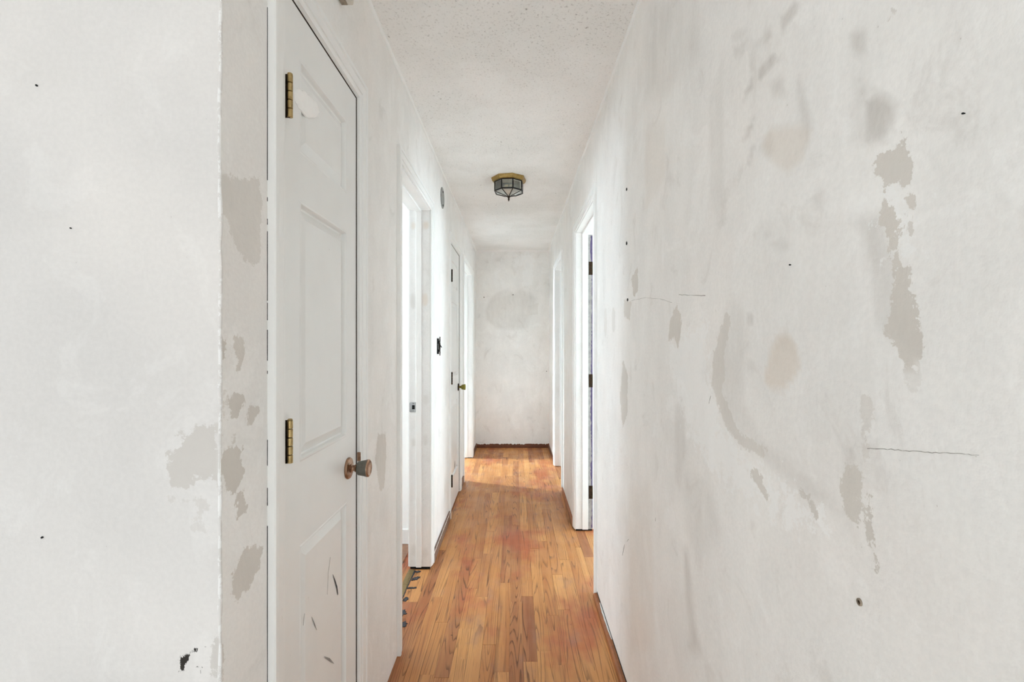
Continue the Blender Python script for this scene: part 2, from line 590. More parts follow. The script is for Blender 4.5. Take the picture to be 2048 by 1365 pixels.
def make_wall(name, mat, place, u_breaks, fine_ranges, openings, thick, marks=(), fine=0.012, coarse=0.12, z0=0.0, z1=H, wobble=0.0):
    """place(u, z, d) -> world point; d is the depth into the wall. openings: (u0,u1,z0,z1)."""
    ub = sorted(set(u_breaks) | {o[0] for o in openings} | {o[1] for o in openings} | {x for r in fine_ranges for x in r if u_breaks[0] < x < u_breaks[-1]})
    zb = sorted({z0, z1} | {o[2] for o in openings} | {o[3] for o in openings})
    us = ticks(ub, fine, coarse, fine_ranges)
    zs = ticks(zb, fine if fine_ranges else coarse, 0.1, [(-9, 9)])
    nu, nz = len(us), len(zs)
    Ug, Zg = np.meshgrid(us, zs, indexing='ij')
    UV = np.stack([Ug.ravel(), Zg.ravel()], 1)
    vs = []
    for u, z in UV:
        d = 0.0
        if wobble:
            d = wobble * (mnoise.noise(Vector((u * 2.3, z * 2.3, 3.1))) + 0.4 * mnoise.noise(Vector((u * 9, z * 9, 1.1))))
        vs.append(place(u, z, d))
    inh = lambda u, z: any(o[0] < u < o[1] and o[2] < z < o[3] for o in openings)
    fs = []
    for i in range(nu - 1):
        for j in range(nz - 1):
            if inh((us[i] + us[i + 1]) / 2, (zs[j] + zs[j + 1]) / 2):
                continue
            fs.append((i * nz + j, (i + 1) * nz + j, (i + 1) * nz + j + 1, i * nz + j + 1))
    nf = len(vs)
    # back and reveals, coarse
    cu, cz = ub, zb
    mb = MB()
    for a, b in zip(cu[:-1], cu[1:]):
        for c, e in zip(cz[:-1], cz[1:]):
            if inh((a + b) / 2, (c + e) / 2):
                continue
            mb.add([place(a, c, thick), place(b, c, thick), place(b, e, thick), place(a, e, thick)], [(0, 1, 2, 3)])
    def side(p, q):
        mb.add([place(*p, 0.0), place(*q, 0.0), place(*q, thick), place(*p, thick)], [(0, 1, 2, 3)])
    side((cu[0], z0), (cu[0], z1)); side((cu[-1], z0), (cu[-1], z1)); side((cu[0], z1), (cu[-1], z1))
    for a, b, c, e in openings:
        side((a, c), (a, e)); side((b, c), (b, e)); side((a, e), (b, e))
        if c > z0:
            side((a, c), (b, c))
    fs += [tuple(k + nf for k in f) for f in mb.f]
    vs = [tuple(v) for v in vs] + mb.v
    me = bpy.data.meshes.new(name)
    me.from_pydata(vs, [], fs)
    allUV = np.concatenate([UV, np.full((len(mb.v), 2), -50.0)])
    paint_attributes(me, allUV, marks)
    me.materials.append(mat)
    o = bpy.data.objects.new(name, me)
    COL.objects.link(o)
    WORLD[o.name] = Vector((0, 0, 0))
    return o


R = lambda pts: [on_right(x, y) for x, y in pts]
Lf = lambda pts: [on_left(x, y) for x, y in pts]
Nf = lambda pts: [on_front(x, y, YC) for x, y in pts]
Ef = lambda pts: [on_front(x, y, YE) for x, y in pts]

right_marks = [
    # big skimmed area and its scraped borders
    ('soft', R([(1452, 610), (1440, 660), (1428, 720), (1426, 760), (1436, 800), (1447, 840), (1482, 888), (1512, 903), (1547, 938), (1600, 985), (1640, 1005), (1690, 1038), (1716, 1048), (1733, 1040), (1733, 895), (1745, 790), (1750, 650), (1765, 480), (1745, 420), (1640, 440), (1520, 440), (1475, 520)]), 0.13, 0.02),
    ('hard', R([(1444, 650), (1456, 612), (1460, 660), (1448, 700), (1452, 745), (1444, 780), (1456, 812), (1470, 852), (1496, 880), (1534, 900), (1528, 914), (1505, 907), (1478, 890), (1445, 843), (1433, 800), (1422, 760), (1426, 710)]), 0.6, 0),
    ('soft', R([(1440, 660), (1470, 590), (1500, 640), (1492, 740), (1490, 800), (1530, 880), (1600, 930), (1580, 960), (1510, 900), (1450, 840), (1430, 770)]), 0.34, 0.05),
    ('soft', R([(1490, 850), (1540, 890), (1600, 940), (1660, 985), (1700, 1040), (1690, 1042), (1640, 1008), (1600, 988), (1547, 940), (1510, 905)]), 0.36, 0.03),
    ('hard', R([(1597, 980), (1622, 992), (1632, 1019), (1629, 1037), (1618, 1015)]), 0.8, 0),
    ('hard', R([(1500, 940), (1519, 944), (1535, 985), (1537, 1006), (1517, 981)]), 0.75, 0),
    ('hard', R([(1690, 930), (1718, 925), (1721, 1003), (1718, 1047), (1698, 1047), (1688, 1019), (1684, 963)]), 0.95, 0),
    ('soft', R([(1693, 890), (1716, 890), (1718, 1000), (1690, 1000)]), 0.6, 0.02),
    ('hard', R([(1728, 945), (1736, 983), (1747, 1063), (1754, 1122), (1738, 1098), (1729, 1043)]), 0.95, 0),
    ('hard', R([(1722, 788), (1746, 788), (1736, 874), (1730, 940), (1722, 870)]), 0.45, 0),
    ('hard', R([(1752, 1130), (1757, 1130), (1757, 1139), (1752, 1139)]), 0.9, 0),
    ('light', R([(1338, 690), (1412, 650), (1418, 760), (1438, 850), (1500, 925), (1560, 975), (1640, 1030), (1600, 1040), (1500, 1000), (1420, 930), (1370, 850)]), 1, 0),
    ('light', R([(1765, 372), (1800, 368), (1815, 420), (1822, 500), (1806, 520), (1796, 470), (1790, 420)]), 1, 0),
    # scraped swath on the far side of the skimmed area
    ('hard', R([(1761, 398), (1785, 417), (1791, 472), (1797, 545), (1812, 526), (1816, 560), (1825, 608), (1838, 640), (1842, 700), (1832, 735), (1805, 728), (1788, 692), (1768, 655), (1786, 600), (1783, 540), (1774, 480), (1762, 430)]), 0.9, 0),
    ('soft', R([(1700, 440), (1765, 430), (1790, 540), (1800, 640), (1790, 680), (1752, 650), (1745, 560), (1722, 470)]), 0.55, 0.03),
    ('hard', R([(1760, 310), (1810, 278), (1817, 316), (1824, 372), (1828, 425), (1815, 410), (1804, 363), (1766, 366), (1745, 354), (1747, 330)]), 0.85, 0),
    ('soft', R([(1731, 207), (1754, 184), (1791, 207), (1784, 248), (1766, 281), (1737, 288), (1728, 278)]), 0.85, 0.016),
    ('soft', R([(1699, 70), (1728, 58), (1730, 108), (1710, 105)]), 0.65, 0.02),
    ('soft', R([(1716, 150), (1738, 184), (1734, 200), (1713, 212)]), 0.5, 0.02),
    ('soft', R([(1700, 220), (1716, 215), (1722, 280), (1704, 280)]), 0.35, 0.02),
    ('hard', R(ell(1820, 434, 8, 10)), 0.7, 0), ('hard', R(ell(1822, 463, 9, 11)), 0.75, 0), ('hard', R(ell(1830, 548, 6, 11)), 0.8, 0),
    ('hard', R(ell(1788, 15, 9, 14)), 0.6, 0),
    ('hard', R(ell(1830, 760, 14, 26)), 0.25, 0),
    # stains under the skim coat
    ('warm', R([(1541, 701), (1557, 668), (1577, 666), (1593, 693), (1601, 737), (1589, 757), (1565, 781), (1541, 779), (1527, 761)]), 0.48, 0.012),
    ('soft', R([(1541, 701), (1557, 668), (1577, 666), (1593, 693), (1597, 715), (1560, 700)]), 0.35, 0.02),
    ('warm', R([(1523, 290), (1541, 256), (1600, 250), (1623, 264), (1605, 322), (1576, 345), (1548, 328)]), 0.34, 0.02),
    ('soft', R([(1599, 152), (1611, 205), (1624, 250), (1610, 300), (1600, 230), (1594, 170)]), 0.45, 0.02),
    ('soft', R([(1541, 166), (1564, 152), (1572, 190), (1545, 195)]), 0.42, 0.02),
    ('soft', R([(1517, 296), (1541, 262), (1548, 300), (1535, 320)]), 0.35, 0.02),
    # finger-like smears near the top
    ('soft', R([(1516, 141), (1546, 108), (1552, 120), (1517, 164)]), 0.95, 0.012),
    ('soft', R([(1514, 88), (1541, 59), (1544, 76), (1518, 93)]), 0.7, 0.012),
    ('soft', R([(1494, 176), (1505, 156), (1505, 178), (1484, 204)]), 0.65, 0.012),
    ('soft', R([(1561, 35), (1594, 2), (1597, 16), (1564, 68)]), 0.55, 0.012),
    ('soft', R([(1467, 97), (1491, 85), (1488, 111), (1470, 112)]), 0.5, 0.014),
    ('soft', R([(1466, 75), (1476, 60), (1492, 62), (1478, 82)]), 0.45, 0.012),
    ('soft', R([(1485, 281), (1500, 246), (1511, 234), (1500, 270)]), 0.55, 0.01),
    ('soft', R([(1494, 335), (1500, 300), (1513, 282), (1500, 330)]), 0.5, 0.01),
    ('soft', R([(1502, 120), (1506, 140), (1503, 142)]), 0.5, 0.01),
    ('soft', R(ell(1500, 638, 7, 12)), 0.75, 0.012), ('soft', R(ell(1502, 735, 9, 16)), 0.4, 0.016),
    ('soft', R(ell(1560, 490, 22, 12)), 0.4, 0.018), ('soft', R(ell(1640, 395, 12, 30)), 0.25, 0.018),
    ('soft', R([(1506, 466), (1560, 468), (1560, 473), (1506, 472)]), 0.4, 0.008),
    ('soft', R([(1500, 1040), (1506, 1038), (1512, 1060), (1500, 1062)]), 0.3, 0.01),
    # small ovals towards the doorway
    ('hard', R([(1352, 606), (1363, 636), (1360, 675), (1356, 699), (1348, 676), (1336, 684), (1340, 645)]), 0.8, 0),
    ('hard', R([(1275, 533), (1277, 579), (1268, 593), (1262, 560)]), 0.8, 0),
    ('hard', R([(1248, 598), (1263, 606), (1259, 641), (1248, 634)]), 0.7, 0),
    ('hard', R([(1246, 718), (1255, 750), (1255, 830), (1246, 856), (1240, 800)]), 0.75, 0),
    ('hard', R(ell(1211, 645, 3.0, 32)), 0.32, 0), ('hard', R(ell(1227, 640, 3.5, 26)), 0.38, 0),
    # vertical grey washes on the lower wall
    ('soft', R([(1366, 1100), (1376, 1100), (1392, 1250), (1404, 1310), (1380, 1300)]), 0.5, 0.045),
    ('soft', R([(1350, 810), (1366, 800), (1372, 900), (1360, 980), (1348, 960)]), 0.3, 0.03),
    ('soft', R([(1365, 940), (1420, 960), (1440, 1060), (1400, 1140), (1370, 1060)]), 0.25, 0.06),
    ('warm', R([(1258, 980), (1300, 960), (1310, 1300), (1262, 1300)]), 0.16, 0.06),
    ('warm', R([(1290, 260), (1330, 240), (1330, 360), (1290, 420)]), 0.15, 0.05),
    ('soft', R([(1300, 20), (1400, -40), (1400, 110), (1330, 190), (1290, 200)]), 0.28, 0.08),
    ('soft', R([(1418, 200), (1445, 120), (1450, 420), (1436, 470), (1420, 380)]), 0.18, 0.03),
    ('soft', R([(1960, 560), (2020, 540), (2020, 610), (1960, 610)]), 0.14, 0.02),
]
left_marks = [
    ('hard', Lf([(436, 344), (471, 358), (517, 358), (523, 400), (521, 518), (511, 536), (491, 522), (467, 490), (456, 450), (447, 428), (436, 424)]), 0.55, 0),
    ('soft', Lf([(436, 344), (460, 356), (470, 420), (450, 430), (436, 420)]), 0.35, 0.02),
    ('hard', Lf([(436, 664), (451, 684), (450, 716), (436, 722)]), 0.95, 0),
    ('hard', Lf([(468, 682), (479, 671), (491, 688), (485, 727), (477, 747), (475, 722), (468, 705)]), 0.8, 0),
    ('hard', Lf([(459, 795), (475, 781), (489, 795), (485, 822), (473, 846), (459, 828)]), 0.85, 0),
    ('hard', Lf([(495, 823), (507, 808), (518, 822), (507, 846), (492, 857)]), 0.85, 0),
    ('hard', Lf([(436, 908), (464, 900), (472, 890), (487, 896), (478, 920), (489, 940), (484, 964), (464, 988), (452, 968), (440, 940)]), 0.9, 0),
    ('hard', Lf([(472, 992), (490, 980), (495, 1020), (474, 1036)]), 0.85, 0),
    ('hard', Lf([(480, 1110), (508, 1091), (527, 1094), (517, 1140), (492, 1187), (467, 1204), (465, 1152)]), 0.85, 0),
    ('hard', Lf([(446, 780), (452, 785), (450, 840), (446, 836)]), 0.5, 0), ('hard', Lf([(466, 866), (472, 862), (470, 885), (464, 886)]), 0.6, 0),
    ('hard', Lf([(436, 1280), (446, 1290), (446, 1365), (436, 1365)]), 0.7, 0),
    ('hard', Lf([(756, 870), (772, 868), (772, 930), (768, 975), (761, 984), (756, 960), (750, 920)]), 0.75, 0),
    ('soft', Lf([(749, 985), (775, 985), (775, 1060), (740, 1030)]), 0.14, 0.06),
    ('black', Lf([(786, 1290), (796, 1300), (784, 1345), (778, 1340)]), 0.35, 0.04),
]
front_marks = [
    ('hard', Nf([(332, 904), (356, 898), (380, 872), (392, 852), (432, 856), (440, 920), (436, 966), (416, 950), (392, 956), (380, 984), (344, 972)]), 0.8, 0),
    ('hard', Nf(ell(364, 866, 9, 8)), 0.7, 0),
    ('hard', Nf([(384, 985), (398, 990), (420, 1016), (402, 1032), (392, 1010)]), 0.45, 0),
    ('hard', Nf([(334, 990), (360, 992), (372, 1004), (340, 1008)]), 0.4, 0), ('hard', Nf([(378, 1040), (412, 1038), (410, 1060), (384, 1056)]), 0.35, 0),
    ('hard', Nf([(420, 1292), (445, 1268), (445, 1372), (424, 1345)]), 0.75, 0),
    ('hard', Nf([(436, 850), (446, 850), (446, 1000), (434, 980)]), 0.5, 0),
    ('black', Nf([(350, 1338), (356, 1312), (370, 1304), (384, 1298), (386, 1318), (378, 1332), (362, 1350)]), 0.86, 0.016),
    ('black', Nf([(384, 1291), (414, 1291), (414, 1311), (384, 1309)]), 0.64, 0.012),
    ('black', Nf([(384, 1320), (410, 1330), (410, 1365), (396, 1365)]), 0.6, 0.02),
    ('soft', Nf(ell(72, 850, 18, 14)), 0.18, 0.02), ('soft', Nf(ell(60, 150, 90, 40)), 0.10, 0.05),
]
end_marks = [
    ('soft', Ef([(970, 621), (980, 598), (995, 585), (1016, 578), (1026, 588), (1040, 580), (1062, 585), (1072, 598), (1064, 630), (1055, 656), (1026, 661), (991, 657), (972, 640)]), 0.30, 0.05),
    ('hard', Ef([(971, 622), (982, 600), (1020, 590), (1056, 588), (1060, 630), (1040, 655), (992, 655), (974, 640)]), 0.14, 0),
    ('hard', Ef([(1060, 612), (1076, 606), (1076, 630), (1062, 630)]), 0.25, 0),
    ('light', Ef([(1030, 510), (1066, 510), (1066, 570), (1046, 572), (1046, 534), (1028, 532)]), 1, 0),
]

# openings: inner faces of the jambs
D1, D2, D3, D4 = (1.002, 1.4755), (2.031, 2.731), (3.561, 4.158), (4.488, 5.36)
R1, R2 = (2.489, 3.29), (4.231, 5.0)
JT = 0.018
hole = lambda d: (d[0] - JT, d[1] + JT, 0.0, DOOR_TOP + JT)

w = make_wall('wall_left', MAT['wall'], lambda u, z, d: (XL - d, u, z), [YC + 0.0008, 6.4], [(YC + 0.0008, 0.95), (1.5, 2.0)],
              [hole(D1), hole(D2), hole(D3), hole(D4)], TH, left_marks, 0.008)
tag(w, 'long hallway wall with four door openings, off-white with greige scraped patches by its corner', 'wall', kind='structure')
w = make_wall('wall_right', MAT['wall'], lambda u, z, d: (XR + d, u, z), [-3.7, 6.4], [(0.3, 2.42)],
              [hole(R1), hole(R2)], TH, right_marks, 0.010, z0=0.026)
tag(w, 'hallway wall with large scraped and skimmed patches and two door openings', 'wall', kind='structure')
w = make_wall('wall_front_left', MAT['wall_front'], lambda u, z, d: (u, YC + d, z), [-3.42, XL - 0.0008], [(-0.95, XL - 0.0008)], [], TH, front_marks, 0.008)
tag(w, 'bright off-white wall facing the camera beside the hallway opening with a black scuff low down', 'wall', kind='structure')
w = make_wall('wall_end', MAT['wall'], lambda u, z, d: (u, YE + d, z), [XL - 0.001, XR + 0.001], [(XL, XR)], [], TH, end_marks, 0.012)
tag(w, 'pale end wall of the hallway with a cloud-shaped grey patch', 'wall', kind='structure')

# wobbly plastered corner between the bright wall and the hallway
mb = MB()
rings = []
for k in range(0, 242):
    z = k * 0.01
    a = 0.0024 * mnoise.noise(Vector((0, 0.3, z * 9))) + 0.0018 * mnoise.noise(Vector((2, 0.3, z * 31)))
    r = 0.0030 + 0.0010 * mnoise.noise(Vector((5, 1, z * 17)))
    rings.append([(XL - 0.0020 + a * 0.7 + r * math.cos(t), YC + 0.0022 + r * math.sin(t), min(z, H)) for t in [i * math.pi / 4 for i in range(8)]])
mb.loops(rings)
cb = mb.build('corner_bead', MAT['wall_front'], bpy.data.objects['wall_left'], True)

# side rooms and the living room behind the camera (plain shells with window openings)
def room(name, label, x0, x1, y0, y1, sides, window, mat=None):
    """sides: which walls to build ('x0','x1','y0','y1'); window: (side, a0, a1, z0, z1)"""
    mat = mat or MAT['wall_plain']
    mb = MB()
    t = 0.1
    for s in sides:
        ops = []
        if window and any(wd[0] == s for wd in window):
            ops = [wd[1:] for wd in window if wd[0] == s]
        lo, hi = (y0, y1) if s[0] == 'x' else (x0, x1)
        def slab(a, b, c, e):
            if b - a < 1e-4 or e - c < 1e-4:
                return
            if s == 'x0':
                mb.box(x0 - t, x0, a, b, c, e)
            elif s == 'x1':
                mb.box(x1, x1 + t, a, b, c, e)
            elif s == 'y0':
                mb.box(a, b, y0 - t, y0, c, e)
            else:
                mb.box(a, b, y1, y1 + t, c, e)
        cur = lo
        for a, b, c, e in sorted(ops):
            slab(cur, a, 0, H)
            slab(a, b, 0, c)
            slab(a, b, e, H)
            cur = b
        slab(cur, hi, 0, H)
    o = mb.build(name, mat, None)
    tag(o, label, 'wall', kind='structure')
    return o


room('wall_living', 'off-white walls of the living room behind the hallway opening', -3.3, XR, -3.6, YC, ['x0', 'y0'],
     [('y0', -1.95, 0.405, 0.05, 2.2), ('x0', -3.4, -1.2, 0.55, 2.25)])  # openings sized for the added fill lights
room('wall_bath', 'pale walls of the small room seen through the near left doorway', -2.9, XLB, 1.62, 3.087, ['x0', 'y0', 'y1'],
     [('x0', 2.15, 2.89, 1.1, 2.1)])
room('wall_bedroom_far_left', 'walls of the room behind the far left doorway', -3.0, XLB, 4.30, 6.3, ['x0', 'y0', 'y1'],
     [('x0', 5.2, 5.84, 1.05, 2.25)])
room('wall_bedroom_right', 'walls of the room behind the near right doorway', XRB, 3.2, 1.9, 3.75, ['x1', 'y0', 'y1'],
     [('x1', 2.7, 3.7, 0.83, 2.07)])
room('wall_bedroom_far_right', 'walls of the room behind the far right doorway', XRB, 3.0, 3.95, 6.3, ['x1', 'y0', 'y1'],
     [('x1', 4.13, 5.27, 0.78, 2.02)])
# bathroom baseboard seen through the doorway
mb = MB()
prof = [(0, 0), (0, 0.068), (-0.004, 0.084), (-0.004, 0.092), (0.0, 0.095)]
mb.box(-2.9, XLB, 3.074, 3.087, 0, 0.075)
mb.box(-2.9, XLB, 3.070, 3.087, 0.075, 0.092)
tag(mb.build('baseboard_bath', MAT['trim']), 'white baseboard of the small room seen through the near left doorway', 'baseboard', kind='structure')

# closets behind the two closed doors
for nm, d, lb in (('wall_closet', D1, 'dark closet walls behind the near panelled door'), ('wall_closet_far', D3, 'dark closet walls behind the far panelled door')):
    mb = MB()
    mb.box(XLB - 0.5, XLB - 0.45, d[0] - 0.04, d[1] + 0.04, 0, H)
    mb.box(XLB - 0.45, XLB, d[0] - 0.06, d[0] - 0.03, 0, H)
    mb.box(XLB - 0.45, XLB, d[1] + 0.03, d[1] + 0.06, 0, H)
    tag(mb.build(nm, MAT['wall_plain']), lb, 'wall', kind='structure')

# ceiling and floor
mb = MB()
mb.box(-3.6, 3.5, -3.8, 6.6, H, H + 0.1)
tag(mb.build('ceiling', MAT['ceiling']), 'stippled off-white ceiling with grey specks', 'ceiling', kind='structure')
mb = MB()
mb.box(XLB - 0.06, XRB + 0.13, 0.75, 6.6, -0.1, -0.009)
fl = MB().box(-3.6, XR + 0.1, -3.8, 0.75, -0.1, 0.0)
tag(fl.build('floor_living', MAT['bounce_floor']), 'unseen living-room floor where the camera stands, made pale for bounce', 'floor', kind='structure')
for nm, x0, x1, y0, y1, m_, lb in (('floor_bath', -3.0, XLB - 0.06, 1.5, 3.2, 'bath_floor', 'brown wooden floor of the small room behind the brass threshold strip'),
                                   ('floor_bedroom_far_left', -3.1, XLB - 0.06, 4.2, 6.4, 'bounce_floor', 'unseen pale bounce floor of the room behind the last left doorway'),
                                   ('floor_bedroom_right', XRB + 0.13, 3.3, 1.8, 3.85, 'bounce_floor', 'unseen pale bounce floor of the room behind the hinge-plated doorway'),
                                   ('floor_bedroom_far_right', XRB + 0.13, 3.1, 3.86, 6.4, 'bounce_floor', 'unseen pale bounce floor of the room behind the far doorway of the scraped wall')):
    tag(MB().box(x0, x1, y0, y1, -0.1, -0.002).build(nm, MAT[m_]), lb, 'floor', kind='structure')
floor = tag(mb.build('floor', MAT['slab']), 'worn oak strip floor with golden and reddish boards', 'floor', kind='structure')

# ------------------------------------------------------------------ oak boards, each its own piece
def unit_plank():
    bm = bmesh.new()
    bmesh.ops.create_cube(bm, size=1)
    top = [e for e in bm.edges if all(v.co.z > 0 for v in e.verts)]
    bmesh.ops.bevel(bm, geom=top, offset=0.012, segments=1, affect='EDGES')
    me = bpy.data.meshes.new('floorboard')
    bm.to_mesh(me)
    bm.free()
    me.materials.append(MAT['floor'])
    return me


PLANK = unit_plank()
PW = 0.0571


def lay(x0, x1, y0, y1):
    o = bpy.data.objects.new('floorboard', PLANK)
    COL.objects.link(o)
    o.parent = floor
    zj = random.uniform(-0.0005, 0.0002)
    c = Vector(((x0 + x1) / 2, (y0 + y1) / 2, -0.0045 + zj))
    o.location = c - wloc(floor)
    o.scale = (x1 - x0 - 0.0007, y1 - y0 - 0.0006, 0.009)
    return o


x = XL + 0.0005
edges = []
k = 0
while x < XR - 0.005:
    edges.append((x, min(x + PW, XR - 0.0005)))
    x += PW
for a, b in edges:
    y = 0.80 - random.uniform(0, 0.7)
    end = YE - 0.001
    while y < end:
        ln = random.choice([0.35, 0.5, 0.7, 0.85, 1.0, 1.25, 1.5])
        e = y + ln
        if end - e < 0.25:
            e = end
        lay(a, b, max(y, 0.751), e) if e > 0.9 else None
        y = e
# boards running into the doorways
for d, xa, xb in ((D2, -0.566, XL), (D4, XLB - 0.02, XL), (R1, XR, XRB + 0.12), (R2, XR, XRB + 0.12)):
    n = round((xb - xa) / PW)
    for i in range(n):
        a, b = xa + (xb - xa) * i / n, xa + (xb - xa) * (i + 1) / n
        m = d[0] + (d[1] - d[0]) * random.uniform(0.3, 0.7)
        inset = 0.0 if (XLB < (a + b) / 2 < XL or XR < (a + b) / 2 < XRB) else 0.0
        lay(a, b, d[0] + inset, m)
        lay(a, b, m, d[1] - inset)

# ------------------------------------------------------------------ door casings, jambs, stops
CASE = [(0, 0), (0, 0.007), (0.003, 0.0092), (0.011, 0.0098), (0.0135, 0.0075), (0.0155, 0.0118), (0.0385, 0.0135), (0.041, 0.0118), (0.0435, 0.0158), (0.054, 0.0158), (0.057, 0.013), (0.057, 0)]


def sweep(a, b, wdir, tdir, mit_a=0.0, mit_b=0.0, prof=CASE):
    """profile swept from a to b; wdir: from inner to outer edge; tdir: out of the wall; mitre: shift along the run per unit width"""
    a, b, wd, td = Vector(a), Vector(b), Vector(wdir), Vector(tdir)
    run = (b - a).normalized()
    rings = []
    for base, m in ((a, mit_a), (b, mit_b)):
        rings.append([base + wd * w_ + td * t_ + run * (m * w_) for w_, t_ in prof])
    return MB().loops(rings)


def doorway(n, side, d, label, stop=(0.040, 0.077), lift=0.0, jamb_marks=None, both=True, edge_mat=None):
    y0, y1 = d
    sx = 1 if side == 'left' else -1             # direction from the wall into the hallway
    xw = XL if side == 'left' else XR
    xb = xw - sx * TH
    root = empty('trim_%d' % n, (xw, (y0 + y1) / 2, 0), label, 'door frame', kind='structure')
    rv = 0.004
    zt = DOOR_TOP + rv
    up = Vector((0, 0, 1))
    sides = [(xw, sx)] + ([(xb, -sx)] if both else [])
    for xx, s_ in sides:
        t = (s_, 0, 0)
        sweep((xx, y0 - rv, 0.001), (xx, y0 - rv, zt), (0, -1, 0), t, 0, 1).build('side_casing', MAT['trim'], root)
        sweep((xx, y1 + rv, 0.001 + lift), (xx, y1 + rv, zt), (0, 1, 0), t, 0, 1).build('side_casing', MAT['trim'], root)
        sweep((xx, y0 - rv, zt), (xx, y1 + rv, zt), (0, 0, 1), t, -1, 1).build('head_casing', MAT['trim'], root)
    e = 0.0006
    xs = sorted((xw - sx * e, xb + sx * e))
    MB().box(xs[0], xs[1], y0 - JT + e, y0, 0.001, DOOR_TOP).build('jamb', MAT['trim'], root)
    MB().box(xs[0], xs[1], y0 - JT + e, y1 + JT - e, DOOR_TOP, DOOR_TOP + JT - e).build('head_jamb', MAT['trim'], root)
    # far jamb with a gridded face so that it can carry hand marks
    mb = MB()
    mb.box(xs[0], xs[1], y1 + 0.0004, y1 + JT - e, 0.001 + lift, DOOR_TOP)
    nx, nz = 12, 200
    zz = [0.001 + lift + (DOOR_TOP - 0.001 - lift) * j / nz for j in range(nz + 1)]
    xx = [xs[0] + (xs[1] - xs[0]) * i / nx for i in range(nx + 1)]
    nb = len(mb.v)
    mb.add([(a, y1, b) for a in xx for b in zz], [(i * (nz + 1) + j, (i + 1) * (nz + 1) + j, (i + 1) * (nz + 1) + j + 1, i * (nz + 1) + j + 1) for i in range(nx) for j in range(nz)])
    org = Vector(((xs[0] + xs[1]) / 2, y1, 0.0))
    UV = np.array([(v[0], v[2]) for v in mb.v])
    jb = mb.build('jamb', MAT['jamb'], root, origin=org, fix=False)
    paint_attributes(jb.data, UV, jamb_marks or [])
    # stops
    sa, sb = sorted((xw - sx * stop[0], xw - sx * stop[1]))
    st = 0.011
    MB().bbox(sa, sb, y0, y0 + st, 0.001, DOOR_TOP - st, 0.0015).build('door_stop', MAT['trim'], root)
    so = MB().bbox(sa, sb, y1 - st, y1, 0.001 + lift, DOOR_TOP - st, 0.0015).build('door_stop', MAT['trim'], root)
    MB().bbox(sa, sb, y0, y1, DOOR_TOP - st, DOOR_TOP, 0.0015).build('door_stop', MAT['trim'], root)
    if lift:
        MB().box(xs[0] + 0.002, xs[1] - 0.002, y1 + 0.004, y1 + JT - e, 0.0005, 0.001 + lift).build('undercut_shade', MAT['black'], root)  # black block stands in for the shadow under the lifted jamb
    return root, jb


jz = lambda y, Y: EYE - (y - CY) * Y / F
jx = lambda x, Y: (x - CX) * Y / F
J2 = lambda cx, cy, rx, ry: [(jx(px, D2[1]), jz(py, D2[1])) for px, py in ell(cx, cy, rx, ry)]
marks2 = [('warm', J2(827, 452, 4, 7), 0.5, 0.02), ('warm', J2(852, 451, 6, 8), 0.55, 0.02), ('soft', J2(826, 603, 5, 16), 0.45, 0.02), ('warm', J2(850, 600, 6, 13), 0.5, 0.015),
          ('soft', J2(827, 886, 4, 8), 0.4, 0.015), ('soft', J2(851, 880, 5, 12), 0.35, 0.015), ('soft', J2(851, 800, 5, 10), 0.3, 0.02), ('soft', J2(828, 1102, 5, 12), 0.35, 0.02), ('soft', J2(850, 1107, 5, 10), 0.35, 0.02)]
t1, j1 = doorway(1, 'left', D1, 'white moulded casing and jamb around the near closed panelled door', stop=(0.040, 0.075), both=False)
t2, j2 = doorway(2, 'left', D2, 'white door frame of the open doorway after the near panelled door, hand-marked jamb with a strike plate', stop=(0.0475, 0.0775), lift=0.013, jamb_marks=marks2)
t3, j3 = doorway(3, 'left', D3, 'white casing and jamb around the far closed panelled door', stop=(0.040, 0.075), both=False)
t4, j4 = doorway(4, 'left', D4, 'white door frame of the open doorway just past the far panelled door', stop=(0.0475, 0.0775), lift=0.006)
t5, j5 = doorway(5, 'right', R1, 'white door frame with brown hinge plates and purple paint inside the near doorway opposite', stop=(0.043, 0.083), lift=0.010)
t6, j6 = doorway(6, 'right', R2, 'white door frame of the far doorway on the hinge-plated doorway side by the end wall', stop=(0.0475, 0.0775), lift=0.004)

# strike plate on the bathroom jamb
yj = D2[1]
zc = jz(815, yj)
mb = MB()
xa, xb_ = XLB + 0.001, XLB + 0.038
pts = []
for cx_, cz_, a0 in ((xb_ - 0.006, zc + 0.022, 0), (xa + 0.004, zc + 0.022, 90), (xa + 0.004, zc - 0.022, 180), (xb_ - 0.006, zc - 0.022, 270)):
    for i in range(5):
        a = math.radians(a0 + i * 22.5)
        pts.append((cx_ + 0.006 * math.cos(a), yj - 0.0002, cz_ + 0.006 * math.sin(a)))
mb.plate(pts, (0, -1, 0), 0.0016)
sp = mb.build('strike_plate', MAT['nickel'], j2)
sp['label'] = 'grey metal strike plate'
mb = MB().bbox(XLB + 0.014, XLB + 0.029, yj - 0.0024, yj - 0.0016, zc - 0.012, zc + 0.012, 0.0003)
mb.build('latch_hole', MAT['black'], t2)
for dz in (-0.021, 0.021):
    MB().lathe((XLB + 0.021, yj - 0.0017, zc + dz), (0, -1, 0), [(0, 0.003), (0.0008, 0.0026)], 10).build('screw', MAT['steel'], t2)

